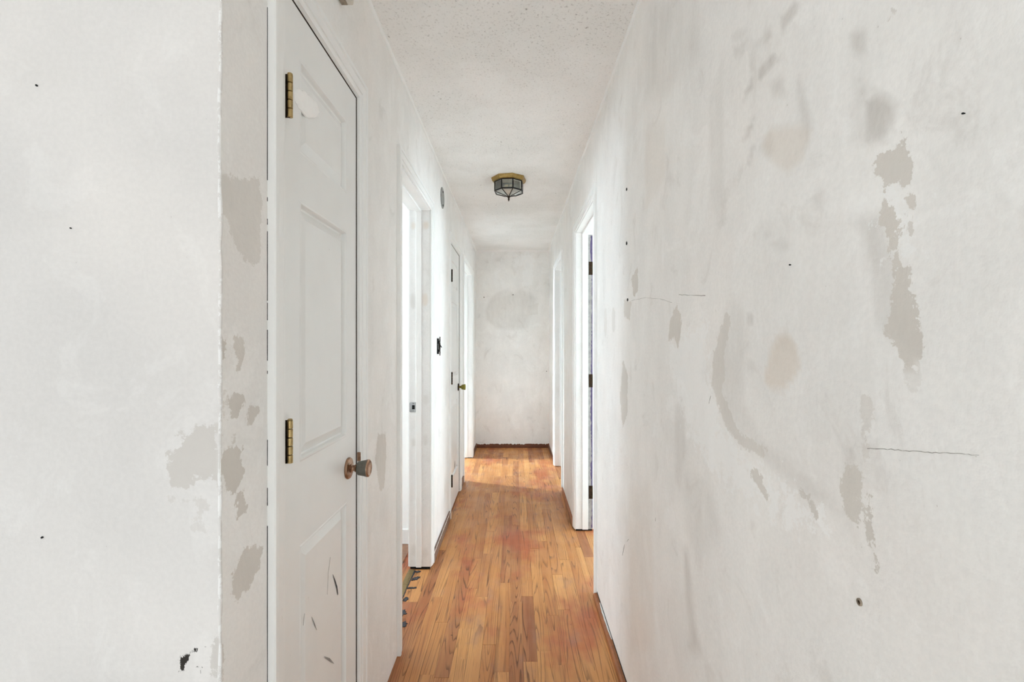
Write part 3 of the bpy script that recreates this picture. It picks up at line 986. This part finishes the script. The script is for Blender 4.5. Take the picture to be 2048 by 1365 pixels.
# hinge plates, bare rebate and purple paint on the bedroom jamb
yj = R1[1]
MB().box(XR + 0.0835, XRB - 0.001, yj - 0.0006, yj - 0.0001, 0.012, DOOR_TOP - 0.012).build('rebate_face', MAT['bare'], t5)
rng2 = random.Random(4)
left_edge = []
zz = 0.02
while zz < DOOR_TOP - 0.02:
    base = 0.1055 + 0.004 * math.sin(zz * 5.1) + rng2.uniform(-0.0028, 0.0028)
    if 0.30 < zz < 0.50:
        base -= 0.008 * math.sin((zz - 0.30) / 0.2 * math.pi)
    if 1.80 < zz < 2.0:
        base -= 0.006 * math.sin((zz - 1.8) / 0.2 * math.pi)
    left_edge.append((XR + min(base, 0.112), zz))
    zz += rng2.uniform(0.006, 0.02)
mb = MB()
n = len(left_edge)
vs = [(a, yj - 0.0011, b) for a, b in left_edge] + [(XRB - 0.0006, yj - 0.0011, b) for a, b in left_edge]
vs += [(a, yj - 0.0006, b) for a, b in left_edge] + [(XRB - 0.0006, yj - 0.0006, b) for a, b in left_edge]
fs = []
for i in range(n - 1):
    fs += [(i, i + 1, n + i + 1, n + i), (i, 2 * n + i, 2 * n + i + 1, i + 1)]
mb.add(vs, fs)
pp = mb.build('paint_strip', MAT['purple'], t5)
pp['label'] = 'torn edge of purple paint'
for py in (537, 762, 985):
    zc = jz(py, yj)
    hp = MB().bbox(XR + 0.088, XRB + 0.0005, yj - 0.0032, yj - 0.0011, zc - 0.0445, zc + 0.0445, 0.0009).build('hinge_plate', MAT['dark_metal'], t5)
    hp['label'] = 'brown metal hinge plate'
    for dz in (-0.03, 0.0, 0.03):
        MB().lathe((XR + 0.098 + (0.006 if dz == 0 else 0), yj - 0.0032, zc + dz), (0, -1, 0), [(0, 0.0036), (0.0006, 0.003)], 10).build('screw', MAT['black'], hp)

# dark caulk gap along the near casing
for i, (ya, yb) in enumerate(((15, 361), (395, 403), (438, 450), (463, 602), (606, 641), (660, 722), (742, 748), (880, 932), (976, 1012), (1052, 1500))):
    za, zb_ = EYE - (yb - CY) * 0.941 / F, EYE - (ya - CY) * 0.941 / F
    wv = [0.0006 + 0.0006 * rng2.random() for _ in range(9)]
    mb = MB()
    m = 8
    vs = [(XL + 0.0008, D1[0] - 0.061 - 0.0002 - wv[j], za + (zb_ - za) * j / m) for j in range(m + 1)] + [(XL + 0.0008, D1[0] - 0.061 + 0.0004, za + (zb_ - za) * j / m) for j in range(m + 1)]
    vs += [(XL - 0.0005, v[1], v[2]) for v in vs]
    q = 2 * (m + 1)
    fs = []
    for j in range(m):
        fs += [(j, j + 1, m + 2 + j, m + 1 + j), (q + j, j + q + 1, j + 1, j)]
    mb.add(vs, fs)
    mb.build('caulk_gap', MAT['black'], t1)

# ------------------------------------------------------------------ panelled doors
def rect_loops(u0, u1, v0, v1, steps, put):
    rings = []
    for ins, dep in steps:
        rings.append([put(u0 + ins, v0 + ins, dep), put(u1 - ins, v0 + ins, dep), put(u1 - ins, v1 - ins, dep), put(u0 + ins, v1 - ins, dep)])
    return MB().loops(rings, True, False, True)


PSTEP = [(0, 0), (0.0025, 0.0012), (0.0055, 0.0012), (0.008, -0.003), (0.010, -0.0105), (0.014, -0.0125), (0.036, -0.0025), (0.0375, -0.0025)]


def panel_door(name, d, stile, panels, label, knob_mat, rose_mat, face_mat, hinges, hinge_mat, knob_y, knob_z):
    y0, y1 = d[0] + 0.003, d[1] - 0.003
    z0, z1 = 0.012, DOOR_TOP - 0.003
    xf = XL - 0.003
    put = lambda u, v, dep: (xf + dep, u, v)
    root = empty(name, (xf, (y0 + y1) / 2, z0), label, 'door', kind='structure')
    u0, u1 = y0 + stile, y1 - stile
    mb = MB()
    us = [y0, u0, u1, y1]
    vs = sorted({z0, z1} | {v for p in panels for v in p})
    for i in range(3):
        for j in range(len(vs) - 1):
            if i == 1 and any(p[0] <= vs[j] and vs[j + 1] <= p[1] for p in panels):
                continue
            mb.add([put(us[i], vs[j], 0), put(us[i + 1], vs[j], 0), put(us[i + 1], vs[j + 1], 0), put(us[i], vs[j + 1], 0)], [(0, 1, 2, 3)])
    t = -0.035
    mb.add([put(y0, z0, t), put(y1, z0, t), put(y1, z1, t), put(y0, z1, t), put(y0, z0, 0), put(y1, z0, 0), put(y1, z1, 0), put(y0, z1, 0)],
           [(0, 3, 2, 1), (0, 1, 5, 4), (1, 2, 6, 5), (2, 3, 7, 6), (3, 0, 4, 7)])
    mb.build('door_leaf', MAT['door'], root, fix=False)
    for a, b in panels:
        rect_loops(u0, u1, a, b, PSTEP, put).build('panel', MAT['door'], root)
    # hinges
    for zc in hinges:
        hx, hy = XL + 0.0145, d[0] + 0.003
        hg = MB().box(XL - 0.002, hx, hy - 0.0022, hy + 0.0012, zc - 0.045, zc + 0.045).build('hinge', MAT['dark_metal'], root)
        hg['label'] = 'antique brass butt hinge'
        for k in range(5):
            a = zc - 0.045 + 0.018 * k
            MB().lathe((hx, hy, a + 0.0005), (0, 0, 1), [(0, 0.0046), (0.0006, 0.0055), (0.0164, 0.0055), (0.017, 0.0046)], 16).build('knuckle', hinge_mat, hg, True)
        MB().lathe((hx, hy, zc + 0.045), (0, 0, 1), [(0, 0.0048), (0.0015, 0.0052), (0.003, 0.0036)], 16).build('pin_head', hinge_mat, hg, True)
    # knob
    kb = (xf, knob_y, knob_z)
    rose = MB().lathe(kb, (1, 0, 0), [(0, 0.0305), (0.003, 0.0312), (0.007, 0.029), (0.009, 0.024), (0.0095, 0.012)], 32).build('rose', rose_mat, root, True)
    neck = MB().lathe(kb, (1, 0, 0), [(0.0095, 0.0125), (0.012, 0.0125), (0.0135, 0.0085), (0.019, 0.008), (0.022, 0.011), (0.025, 0.0115), (0.027, 0.009), (0.029, 0.009)], 28).build('knob_neck', face_mat, root, True)
    knob = MB().lathe(kb, (1, 0, 0), [(0.028, 0.0085), (0.0285, 0.0165), (0.031, 0.0195), (0.050, 0.0232), (0.0565, 0.0250), (0.0585, 0.0250)], 32).build('knob', knob_mat, root, True)
    MB().lathe(kb, (1, 0, 0), [(0.0585, 0.0252), (0.0605, 0.0250), (0.0635, 0.0215), (0.0625, 0.0185), (0.0605, 0.0120), (0.0600, 0.0005)], 32).build('knob_face', face_mat, knob, True)
    return root


d1 = panel_door('door_1', D1, 0.083, [(0.235, 0.822), (1.011, 1.600), (1.709, 1.918)],
                'near closed white three-panel door with antique brass hinges and a steel knob', MAT['steel'], MAT['copper'], MAT['copper'],
                [1.793, 1.074, 0.24], MAT['brass'], 1.402, 0.916)
d3 = panel_door('door_3', D3, 0.095, [(0.235, 0.822), (1.011, 1.600), (1.709, 1.918)],
                'far closed white panel door with dark hinges and a greenish brass knob', MAT['green_brass'], MAT['dark_metal'], MAT['green_brass'],
                [1.774, 1.016, 0.258], MAT['dark_metal'], 4.09, 0.905)
for tr_, d_ in ((t1, D1), (t3, D3)):  # dark strips paint gap shade along latch side and head
    MB().box(XL - 0.038, XL - 0.0012, d_[1] - 0.0009, d_[1] - 0.0001, 0.013, DOOR_TOP - 0.001).build('gap_shade_strip', MAT['gap_shade'], tr_)
    MB().box(XL - 0.038, XL - 0.0012, d_[0] + 0.001, d_[1] - 0.001, DOOR_TOP - 0.0009, DOOR_TOP - 0.0001).build('gap_shade_strip', MAT['gap_shade'], tr_)
# lip of the latch strike beside the near knob
mb = MB().bbox(XL - 0.004, XL + 0.0095, D1[1] + 0.0005, D1[1] + 0.0065, 0.918, 0.945, 0.002)
mb.build('strike_lip', MAT['copper'], t1)

# white filler smeared over the top panel
def blob(name, mat, parent, poly, put, t, rough=0.0025, seed=1):
    rr = random.Random(seed)
    pts = []
    n = len(poly)
    for i in range(n):
        a, b = poly[i], poly[(i + 1) % n]
        m = 5
        for k in range(m):
            f = k / m
            pts.append((a[0] + (b[0] - a[0]) * f + rr.uniform(-rough, rough), a[1] + (b[1] - a[1]) * f + rr.uniform(-rough, rough)))
    cx_ = sum(p[0] for p in pts) / len(pts)
    cy_ = sum(p[1] for p in pts) / len(pts)
    rings = []
    for s, h in ((1.0, 0.0), (0.97, t * 0.5), (0.86, t * 0.85), (0.5, t), (0.2, t * 0.9)):
        rings.append([put(cx_ + (p[0] - cx_) * s, cy_ + (p[1] - cy_) * s, h) for p in pts])
    return MB().loops(rings).build(name, mat, parent, True)


dput = lambda u, v, dep: (XL - 0.0045 + dep, u, v)
sk = blob('filler_smear', MAT['spackle'], d1, Lf([(588, 182), (600, 176), (620, 190), (636, 206), (641, 226), (632, 237), (615, 235), (598, 214), (590, 200)]), dput, 0.0062, 0.002)
sk['label'] = 'smear of white filler'

# dark scuffs on the bottom panel of the near door
def ribbon(name, mat, parent, pts, widths, place, t=0.0005):
    """flat ribbon through 2D wall points"""
    P = [Vector((p[0], p[1])) for p in pts]
    Lp, Rp = [], []
    for i, p in enumerate(P):
        a = P[max(i - 1, 0)]
        b = P[min(i + 1, len(P) - 1)]
        dvec = (b - a).normalized()
        nn = Vector((-dvec.y, dvec.x))
        Lp.append(p + nn * widths[i] / 2)
        Rp.append(p - nn * widths[i] / 2)
    outline = Lp + Rp[::-1]
    rings = [[place(q.x, q.y, 0) for q in outline], [place(q.x, q.y, t) for q in outline]]
    # quads instead of one concave n-gon
    n = len(P)
    vs = [place(q.x, q.y, t) for q in Lp] + [place(q.x, q.y, t) for q in Rp] + [place(q.x, q.y, 0) for q in Lp] + [place(q.x, q.y, 0) for q in Rp]
    fs = []
    for i in range(n - 1):
        fs += [(i, i + 1, n + i + 1, n + i), (2 * n + i, 2 * n + i + 1, i + 1, i), (n + i, n + i + 1, 3 * n + i + 1, 3 * n + i)]
    return MB().add(vs, fs).build(name, mat, parent)


sput = lambda u, v, dep: (XL - 0.0045 + dep, u, v)
for pts, wd, mt in (([(669, 1150), (673, 1162), (677, 1176), (679, 1190)], [0.001, 0.004, 0.006, 0.003], 'ink'),
                    ([(664, 1115), (660, 1145), (658, 1190)], [0.0005, 0.0008, 0.0004], 'scuff_grey'),
                    ([(627, 1235), (632, 1248), (637, 1261)], [0.0006, 0.0026, 0.0006], 'scuff_grey'),
                    ([(613, 1228), (611, 1240), (610, 1252)], [0.0006, 0.0014, 0.0006], 'scuff_grey'),
                    ([(652, 1314), (662, 1320), (671, 1328)], [0.001, 0.006, 0.001], 'bare')):
    ribbon('scuff', MAT[mt], d1, Lf(pts), wd, sput)
# old scrape on the far door
ribbon('scuff', MAT['ink'], d3, [on_left(910.5, y) for y in (922, 928, 934, 938)], [0.006, 0.022, 0.02, 0.006], lambda u, v, d: (XL - 0.0028 + d, u, v))

# ------------------------------------------------------------------ baseboards and ceiling bead
def run_board(name, label, x0, x1, y0, y1, h, mat, kind='structure'):
    o = MB().bbox(min(x0, x1), max(x0, x1), y0, y1, 0.0008, h, 0.003).build(name, mat)
    return tag(o, label, 'baseboard', kind=kind)


cw = 0.061
bl = run_board('baseboard_left', 'dull brown baseboard between the near open doorway and the far panelled door', XL + 0.0005, XL + 0.013, D2[1] + cw + 0.001, D3[0] - cw - 0.001, 0.062, MAT['base_grey'])
run_board('baseboard_left_far', 'short brown baseboard between the far panelled door and the last left doorway', XL + 0.0005, XL + 0.013, D3[1] + cw + 0.001, D4[0] - cw - 0.001, 0.062, MAT['base_grey'])
run_board('baseboard_left_end', 'short dark baseboard running from the last left doorway to the end wall', XL + 0.0005, XL + 0.013, D4[1] + cw + 0.001, YE - 0.014, 0.050, MAT['base_dark'])
be = run_board('baseboard_end', 'dark brown wooden baseboard along the foot of the end wall', XL + 0.0005, XR - 0.0005, YE - 0.013, YE - 0.0005, 0.052, MAT['base_dark'])
run_board('baseboard_right_end', 'short dark baseboard running from the far right doorway to the end wall', XR - 0.0005, XR - 0.013, R2[1] + cw + 0.001, YE - 0.014, 0.045, MAT['base_dark'])
run_board('baseboard_right_mid', 'narrow brown baseboard between the two doorways of the scraped wall', XR - 0.0005, XR - 0.016, R1[1] + cw + 0.001, R2[0] - cw - 0.001, 0.034, MAT['base_wood'])
# near right: shoe moulding, black gap above it
prof = [(0, 0.0008), (0.021, 0.0008), (0.021, 0.012), (0.019, 0.020), (0.012, 0.024), (0.0, 0.0245)]
rings = [[(XR - a, y, b) for a, b in prof] for y in (-3.5, R1[0] - cw - 0.001)]
br = tag(MB().loops(rings).build('baseboard_right', MAT['base_wood']), 'low orange-brown shoe moulding below a black gap along the scraped wall', 'baseboard', kind='structure')
gb = MB().box(XR - 0.0015, XR + 0.02, 0.2, R1[0] - cw - 0.001, 0.0245, 0.0305).build('wall_gap', MAT['black'], br)
# strip of old white paint left on the moulding
ya, yb = XR * F / (1222 - CX) * 0.985, XR * F / (1201 - CX)
rr = random.Random(3)
pts = []
for i in range(15):
    y = ya + (yb - ya) * i / 14
    pts.append((y, 0.0015 + 0.006 * math.sin(math.pi * (i + 0.4) / 15) ** 0.5 + rr.uniform(-0.001, 0.001)))
vs = [(XR - 0.0012, y, 0.0255) for y, a in pts] + [(XR - 0.0012 - a, y, 0.0252) for y, a in pts]
vs += [(XR - 0.0012, y, 0.0243) for y, a in pts] + [(XR - 0.0012 - a, y, 0.0238) for y, a in pts]
nq = len(pts)
fs = []
for i in range(nq - 1):
    fs += [(i, i + 1, nq + i + 1, nq + i), (nq + i, nq + i + 1, 3 * nq + i + 1, 3 * nq + i)]
pa = MB().add(vs, fs).build('paint_remnant', MAT['trim'], br)
pa['label'] = 'strip of old white paint'
# torn paint edge on the end baseboard and the left baseboard
def torn(parent, a, b, ztop, depth, place, mat, seed):
    r_ = random.Random(seed)
    n = 60
    top = [(a + (b - a) * i / n) for i in range(n + 1)]
    low = [ztop - depth * max(0.05, r_.random() ** 2.2) for _ in top]
    vs = [place(u, ztop + 0.004, 0) for u in top] + [place(u, l, 0) for u, l in zip(top, low)] + [place(u, ztop + 0.004, 0.0012) for u in top] + [place(u, l, 0.0012) for u, l in zip(top, low)]
    m = n + 1
    fs = []
    for i in range(n):
        fs += [(i, i + 1, m + i + 1, m + i), (2 * m + i, 2 * m + i + 1, 3 * m + i + 1, 3 * m + i), (m + i, m + i + 1, 3 * m + i + 1, 3 * m + i)]
    return MB().add(vs, fs).build('torn_paint', mat, parent)


torn(be, XL + 0.016, XR - 0.016, 0.052, 0.013, lambda u, z, d: (u, YE - 0.0133 - d, z), MAT['trim'], 5)
torn(bl, D2[1] + cw + 0.004, D3[0] - cw - 0.004, 0.062, 0.008, lambda u, z, d: (XL + 0.0133 + d, u, z), MAT['trim'], 8)

# thin bead where walls meet the ceiling
for nm, xx, s_, ya in (('trim_7', XL, 1, YC), ('trim_8', XR, -1, -0.5)):
    rings = [[(xx + s_ * a, y, H - b) for a, b in ((0, 0), (0.010, 0), (0.0085, 0.005), (0.005, 0.0085), (0, 0.010))] for y in (ya, YE - 0.001)]
    o = MB().loops(rings).build(nm, MAT['trim'])
    tag(o, 'thin white bead where the ceiling meets the %s wall' % ('door-lined' if s_ == 1 else 'scraped'), 'trim', kind='structure')
o = MB().loops([[(x_, YE - a, H - b) for a, b in ((0, 0), (0.008, 0), (0.004, 0.007), (0, 0.008))] for x_ in (XL + 0.011, XR - 0.011)]).build('trim_9', MAT['wall_plain'])
tag(o, 'thin bead where the ceiling meets the end wall', 'trim', kind='structure')

# ------------------------------------------------------------------ threshold strip and torn adhesive in the near doorway
prof = [(-0.0165, -0.001), (-0.0165, 0.001), (-0.012, 0.0035), (0.012, 0.0035), (0.0165, 0.001), (0.0165, -0.001)]
xc = -0.5845
rings = [[(xc + a, y, b + 0.0012) for a, b in prof] for y in (D2[0] + 0.001, D2[1] - 0.012)]
tag(MB().loops(rings).build('threshold_strip', MAT['strip']), 'dull brass threshold strip across the near open doorway', 'threshold strip')
rr = random.Random(21)
m = 40
ys = [D2[0] + 0.002 + (D2[1] - D2[0] - 0.02) * i / m for i in range(m + 1)]
wd = [0.003 + 0.011 * max(0, mnoise.noise(Vector((y * 14, 0.5, 2)))) + rr.uniform(0, 0.003) for y in ys]
vs = [(xc + 0.0160, y, 0.0012) for y in ys] + [(xc + 0.0165 + w_, y, 0.0010) for y, w_ in zip(ys, wd)] + [(xc + 0.0160, y, -0.0004) for y in ys] + [(xc + 0.0165 + w_, y, -0.0004) for y, w_ in zip(ys, wd)]
q = m + 1
fs = []
for i in range(m):
    fs += [(i, i + 1, q + i + 1, q + i), (q + i, q + i + 1, 3 * q + i + 1, 3 * q + i)]
MB().add(vs, fs).build('dark_gap_strip', MAT['tar'], bpy.data.objects['threshold_strip'])  # dark strip drawn for the gap along the threshold edge
ads = [(-0.545, 2.700, 0.030, 0.012, 0.1, 'flat black adhesive scrap against the jamb foot beside the brass threshold strip'),
       (-0.540, 2.620, 0.036, 0.020, 0.4, 'ragged black adhesive scrap nearest the jamb-foot scrap by the brass threshold strip'),
       (-0.540, 2.520, 0.040, 0.011, 0.15, 'thin pointed black adhesive scrap midway along the brass threshold strip'),
       (-0.548, 2.410, 0.026, 0.020, 0.9, 'small black adhesive scrap between the pointed and the curled ones by the brass threshold strip'),
       (-0.536, 2.290, 0.036, 0.030, 0.3, 'curled black adhesive scrap near the visible end of the brass threshold strip'),
       (-0.520, 2.190, 0.056, 0.026, 0.35, 'largest black adhesive scrap, closest to the near casing of the open doorway')]
for i, (ax, ay, ra, rb_, tl, lb) in enumerate(ads):
    rr = random.Random(i + 40)
    ring0, ring1, ring2 = [], [], []
    for k in range(22):
        a = 2 * math.pi * k / 22
        mm = rr.uniform(0.5, 1.2)
        px, py = ra * mm * math.cos(a), rb_ * mm * math.sin(a)
        qx, qy = px * math.cos(tl) - py * math.sin(tl), px * math.sin(tl) + py * math.cos(tl)
        ring0.append((ax + qx * 0.62, ay + qy, 0.0))
        ring1.append((ax + qx * 0.6, ay + qy * 0.97, 0.0014 + rr.uniform(0, 0.003)))
        ring2.append((ax + qx * 0.3, ay + qy * 0.4, 0.0016 + rr.uniform(0, 0.001)))
    o = MB().loops([ring0, ring1, ring2]).build('adhesive_scrap', MAT['tar'])
    tag(o, lb, 'scrap', 'black adhesive scraps by the threshold')

# ------------------------------------------------------------------ octagonal ceiling lamp
LX, LY = -0.046, 3.305
lamp = empty('ceiling_lamp', (LX, LY, 2.247), 'octagonal brass ceiling lamp with leaded clear glass panes and a pointed finial', 'ceiling lamp')


def octo(r, z, rot):
    return [(LX + r * math.sin(math.radians(rot + 45 * i)), LY - r * math.cos(math.radians(rot + 45 * i)), z) for i in range(8)]


rp, rg = -33, -28
MB().loops([octo(0.121, H - 0.0005, rp), octo(0.121, H - 0.006, rp), octo(0.113, H - 0.024, rp), octo(0.104, H - 0.028, rp)]).build('lamp_base', MAT['brass_bright'], lamp)
zt, zb_, zp = H - 0.0285, 2.311, 2.279
A, B = octo(0.0985, zt, rg), octo(0.0985, zb_, rg)
tip = Vector((LX, LY, zp))
br_ = 0.0042
for i in range(8):
    j = (i + 1) % 8
    MB().tube(A[i], B[i], br_, 6).build('came_bar', MAT['came'], lamp)
    MB().tube(A[i], A[j], br_, 6).build('came_bar', MAT['came'], lamp)
    MB().tube(B[i], B[j], br_ * 1.15, 6).build('came_bar', MAT['came'], lamp)
    MB().tube(B[i], tip, br_ * 0.9, 6).build('came_bar', MAT['came'], lamp)
    a0, a1, b0, b1 = (Vector(p) for p in (A[i], A[j], B[i], B[j]))
    nrm = (a1 - a0).cross(b0 - a0).normalized()
    if nrm.dot(a0 - Vector((LX, LY, a0.z))) < 0:
        nrm = -nrm
    def pane(pts, nm, ins, gm='glass'):
        c = sum(pts, Vector()) / len(pts)
        o1 = [c + (p - c) * 0.985 for p in pts]
        o2 = [c + (p - c) * ins for p in pts]
        nn = (pts[1] - pts[0]).cross(pts[2] - pts[0]).normalized()
        if nn.dot(c - Vector((LX, LY, 2.36))) < 0:
            nn = -nn
        MB().loops([[p - nn * 0.0008 for p in o1], [p + nn * 0.0006 for p in o1], [p + nn * 0.0016 for p in o2]]).build(nm, MAT[gm], lamp)
    pane([a0, a1, b1, b0], 'side_pane', 0.80)
    pane([b0, b1, tip], 'bottom_pane', 0.75, 'reflection_tint')
MB().lathe((LX, LY, zp + 0.004), (0, 0, -1), [(0, 0.004), (0.004, 0.009), (0.009, 0.0095), (0.012, 0.005), (0.016, 0.0058), (0.022, 0.0064), (0.029, 0.0042), (0.036, 0.0015)], 18).build('finial', MAT['dark_metal'], lamp, True)
MB().tube((LX, LY, zp), (LX, LY, H - 0.028), 0.0035, 10).build('lamp_stem', MAT['dark_metal'], lamp)
MB().bbox(LX - 0.07, LX + 0.07, LY - 0.008, LY + 0.008, H - 0.037, H - 0.030, 0.001).build('socket_bracket', MAT['came'], lamp)
for s_ in (-1, 1):
    MB().lathe((LX + s_ * 0.035, LY, H - 0.036), (s_ * 0.55, -0.2, -0.6), [(0, 0.012), (0.02, 0.013), (0.024, 0.011)], 14).build('lamp_socket', MAT['came'], lamp, True)
    ax = Vector((s_ * 0.55, -0.2, -0.6)).normalized()
    MB().lathe(Vector((LX + s_ * 0.035, LY, H - 0.036)) + ax * 0.024, ax, [(0, 0.008), (0.006, 0.012), (0.016, 0.014), (0.026, 0.009), (0.032, 0.002)], 14).build('bulb', MAT['bulb'], lamp, True)

# ------------------------------------------------------------------ things on the walls
# round mounting plate
mz, my = 2.232, 3.177
pl = empty('detector_mount', (XL, my, mz - 0.07), 'round grey mounting plate without its detector, high on the wall above the bare switch', 'mounting plate')
MB().lathe((XL + 0.0002, my, mz), (1, 0, 0), [(0, 0.068), (0.004, 0.068), (0.006, 0.064), (0.004, 0.058), (0.004, 0.001)], 36).build('plate', MAT['grey_plate'], pl, True)
for dz in (0.043, -0.046):
    MB().lathe((XL + 0.004, my + 0.012, mz + dz), (1, 0, 0), [(0, 0.0075), (0.003, 0.007), (0.0035, 0.001)], 12).build('screw', MAT['black'], pl, True)

# bare light switch
sy, sz = 2.995, 1.259
sw = empty('light_switch', (XL, sy, sz - 0.06), 'bare light switch without a cover, dark metal strap on the bright wall', 'light switch')
MB().bbox(XL + 0.0004, XL + 0.006, sy - 0.026, sy + 0.026, sz - 0.048, sz + 0.048, 0.001).build('box_opening', MAT['black'], sw)
pts = []
for a0, zc_, in ((0, sz + 0.045), (180, sz - 0.045)):
    for i in range(9):
        a = math.radians(a0 + i * 22.5)
        pts.append((XL + 0.014, sy + 0.016 * math.cos(a), zc_ + 0.014 * math.sin(a)))
MB().plate(pts, (1, 0, 0), 0.002).build('strap', MAT['dark_metal'], sw)
MB().bbox(XL + 0.006, XL + 0.014, sy - 0.016, sy + 0.016, sz - 0.035, sz + 0.035, 0.001).build('switch_body', MAT['came'], sw)
MB().bbox(XL + 0.016, XL + 0.0185, sy - 0.006, sy + 0.006, sz - 0.014, sz + 0.014, 0.0008).build('toggle_collar', MAT['came'], sw)
MB().loops([[(XL + 0.0185 + a * 0.3, sy + b, sz + 0.003 + c) for b, c in ((-0.003, -0.004), (0.003, -0.004), (0.003, 0.004), (-0.003, 0.004))] for a in (0,)] +
           [[(XL + 0.027, sy + b, sz - 0.008 + c) for b, c in ((-0.0025, -0.003), (0.0025, -0.003), (0.0025, 0.003), (-0.0025, 0.003))]]).build('toggle', MAT['came'], sw)
for dz in (-0.048, 0.048, -0.03, 0.024):
    MB().lathe((XL + 0.016, sy - (0 if abs(dz) > 0.04 else 0.010), sz + dz), (1, 0, 0), [(0, 0.004), (0.002, 0.0035), (0.0022, 0.001)], 10).build('screw', MAT['nickel'], sw, True)
MB().lathe((XL + 0.008, sy - 0.017, sz - 0.02), (0, -0.3, 1), [(0, 0.0016), (0.036, 0.0016)], 8).build('wire', MAT['nickel'], sw)

# chime box above the near door
cz = 2.214
ch = empty('door_chime', (XL, 1.25, cz), 'white chime box high on the wall above the near panelled door', 'door chime')
MB().bbox(XL + 0.0005, XL + 0.036, 1.16, 1.34, cz, cz + 0.12, 0.005).build('cover', MAT['white_plastic'], ch, True)
MB().box(XL + 0.003, XL + 0.020, 1.18, 1.335, cz - 0.0012, cz + 0.004).build('shade_plate', MAT['brown_stain_shade'], ch)  # dirt and the underside's shade both put into this brown plate

# nails, screw holes and a wall anchor
def nail(label, p, normal, r, mat='black', l=0.003, cat='nail'):
    prof = [(-0.0005, r * 0.6), (l * 0.4, r * 0.6), (l * 0.45, r), (l * 0.9, r * 0.9), (l, r * 0.3)]
    o = MB().lathe(p, normal, prof, 12).build('nail', MAT[mat], None, True)
    return tag(o, label, cat)


def pf(x, y):
    a, z = on_front(x, y, YC)
    return (a, YC, z)


def pr(x, y):
    a, z = on_right(x, y)
    return (XR, a, z)


def pe(x, y):
    a, z = on_front(x, y, YE)
    return (a, YE, z)


nail('dark nail near the top of the bright wall beside the hallway opening', pf(75, 172), (0, -1, 0), 0.0017)
nail('dark nail at upper mid height on the bright wall facing the camera', pf(143, 457), (0, -1, 0), 0.0012)
nail('dark nail low on the bright wall facing the camera', pf(86, 1075), (0, -1, 0), 0.0018)
nail('tiny nail high on the scraped wall near its nearest edge', pr(1930, 227), (-1, 0, 0), 0.0009)
nail('tiny nail in the middle of the skimmed area of the scraped wall', pr(1582, 530), (-1, 0, 0), 0.0012)
nail('upper dark nail of the column beside the bright strip of the scraped wall', pr(1254, 379), (-1, 0, 0), 0.006)
nail('middle dark nail of the column beside the bright strip of the scraped wall', pr(1254, 487), (-1, 0, 0), 0.007)
nail('lower dark nail of the column beside the bright strip of the scraped wall', pr(1256, 600), (-1, 0, 0), 0.006)
nail('brown nail on the end wall beside the grey cloud-shaped patch', pe(968, 595), (0, -1, 0), 0.006, 'dark_metal', 0.008)
nail('dark nail at the top edge of the cloud-shaped patch on the end wall', pe(1026, 590), (0, -1, 0), 0.006, 'black', 0.008)
nail('small dark nail on the end wall near its scraped-wall corner', pe(1093, 743), (0, -1, 0), 0.005, 'black', 0.006)
ap = pr(1720, 1205)
an = empty('wall_anchor', ap, 'rusty screw anchor low on the scraped wall', 'anchor')
MB().lathe(ap, (-1, 0, 0), [(-0.0005, 0.0044), (0.0015, 0.0044), (0.002, 0.003), (0.0005, 0.0026)], 14).build('sleeve', MAT['brown_stain_shade'], an, True)
MB().lathe(ap, (-1, 0, 0), [(0.0006, 0.0022), (0.0014, 0.002), (0.0016, 0.0005)], 10).build('screw', MAT['dark_metal'], an, True)

# cracks in the plaster of the scraped wall
wr = bpy.data.objects['wall_right']
rput = lambda u, v, d: (XR - d, u, v)
for pts, wd in (([(1735, 897), (1790, 900), (1850, 905), (1910, 908), (1966, 912)], [0.0006, 0.0005, 0.0005, 0.0004, 0.0002]),
                ([(1358, 590), (1385, 591), (1415, 592)], [0.0010, 0.0008, 0.0014]),
                ([(1245, 1112), (1247, 1100), (1250, 1088)], [0.001, 0.006, 0.001]), ([(1254, 1084), (1258, 1078)], [0.001, 0.002]),
                ([(1311, 1036), (1311, 1044)], [0.001, 0.002]), ([(1418, 808), (1422, 790)], [0.0006, 0.0012]),
                ([(1262, 602), (1290, 596), (1320, 598), (1348, 607)], [0.0005, 0.0006, 0.0006, 0.0004])):
    P = [on_right(x_, y_) for x_, y_ in pts]
    Q, Wd = [], []
    for i in range(len(P) - 1):
        for k in range(8):
            f = k / 8
            Q.append((P[i][0] + (P[i + 1][0] - P[i][0]) * f, P[i][1] + (P[i + 1][1] - P[i][1]) * f + rr.uniform(-0.0006, 0.0006)))
            Wd.append((wd[i] + (wd[i + 1] - wd[i]) * f) * rr.uniform(0.4, 1.2))
    ribbon('crack', MAT['hairline'], wr, Q, Wd, rput, 0.0004)
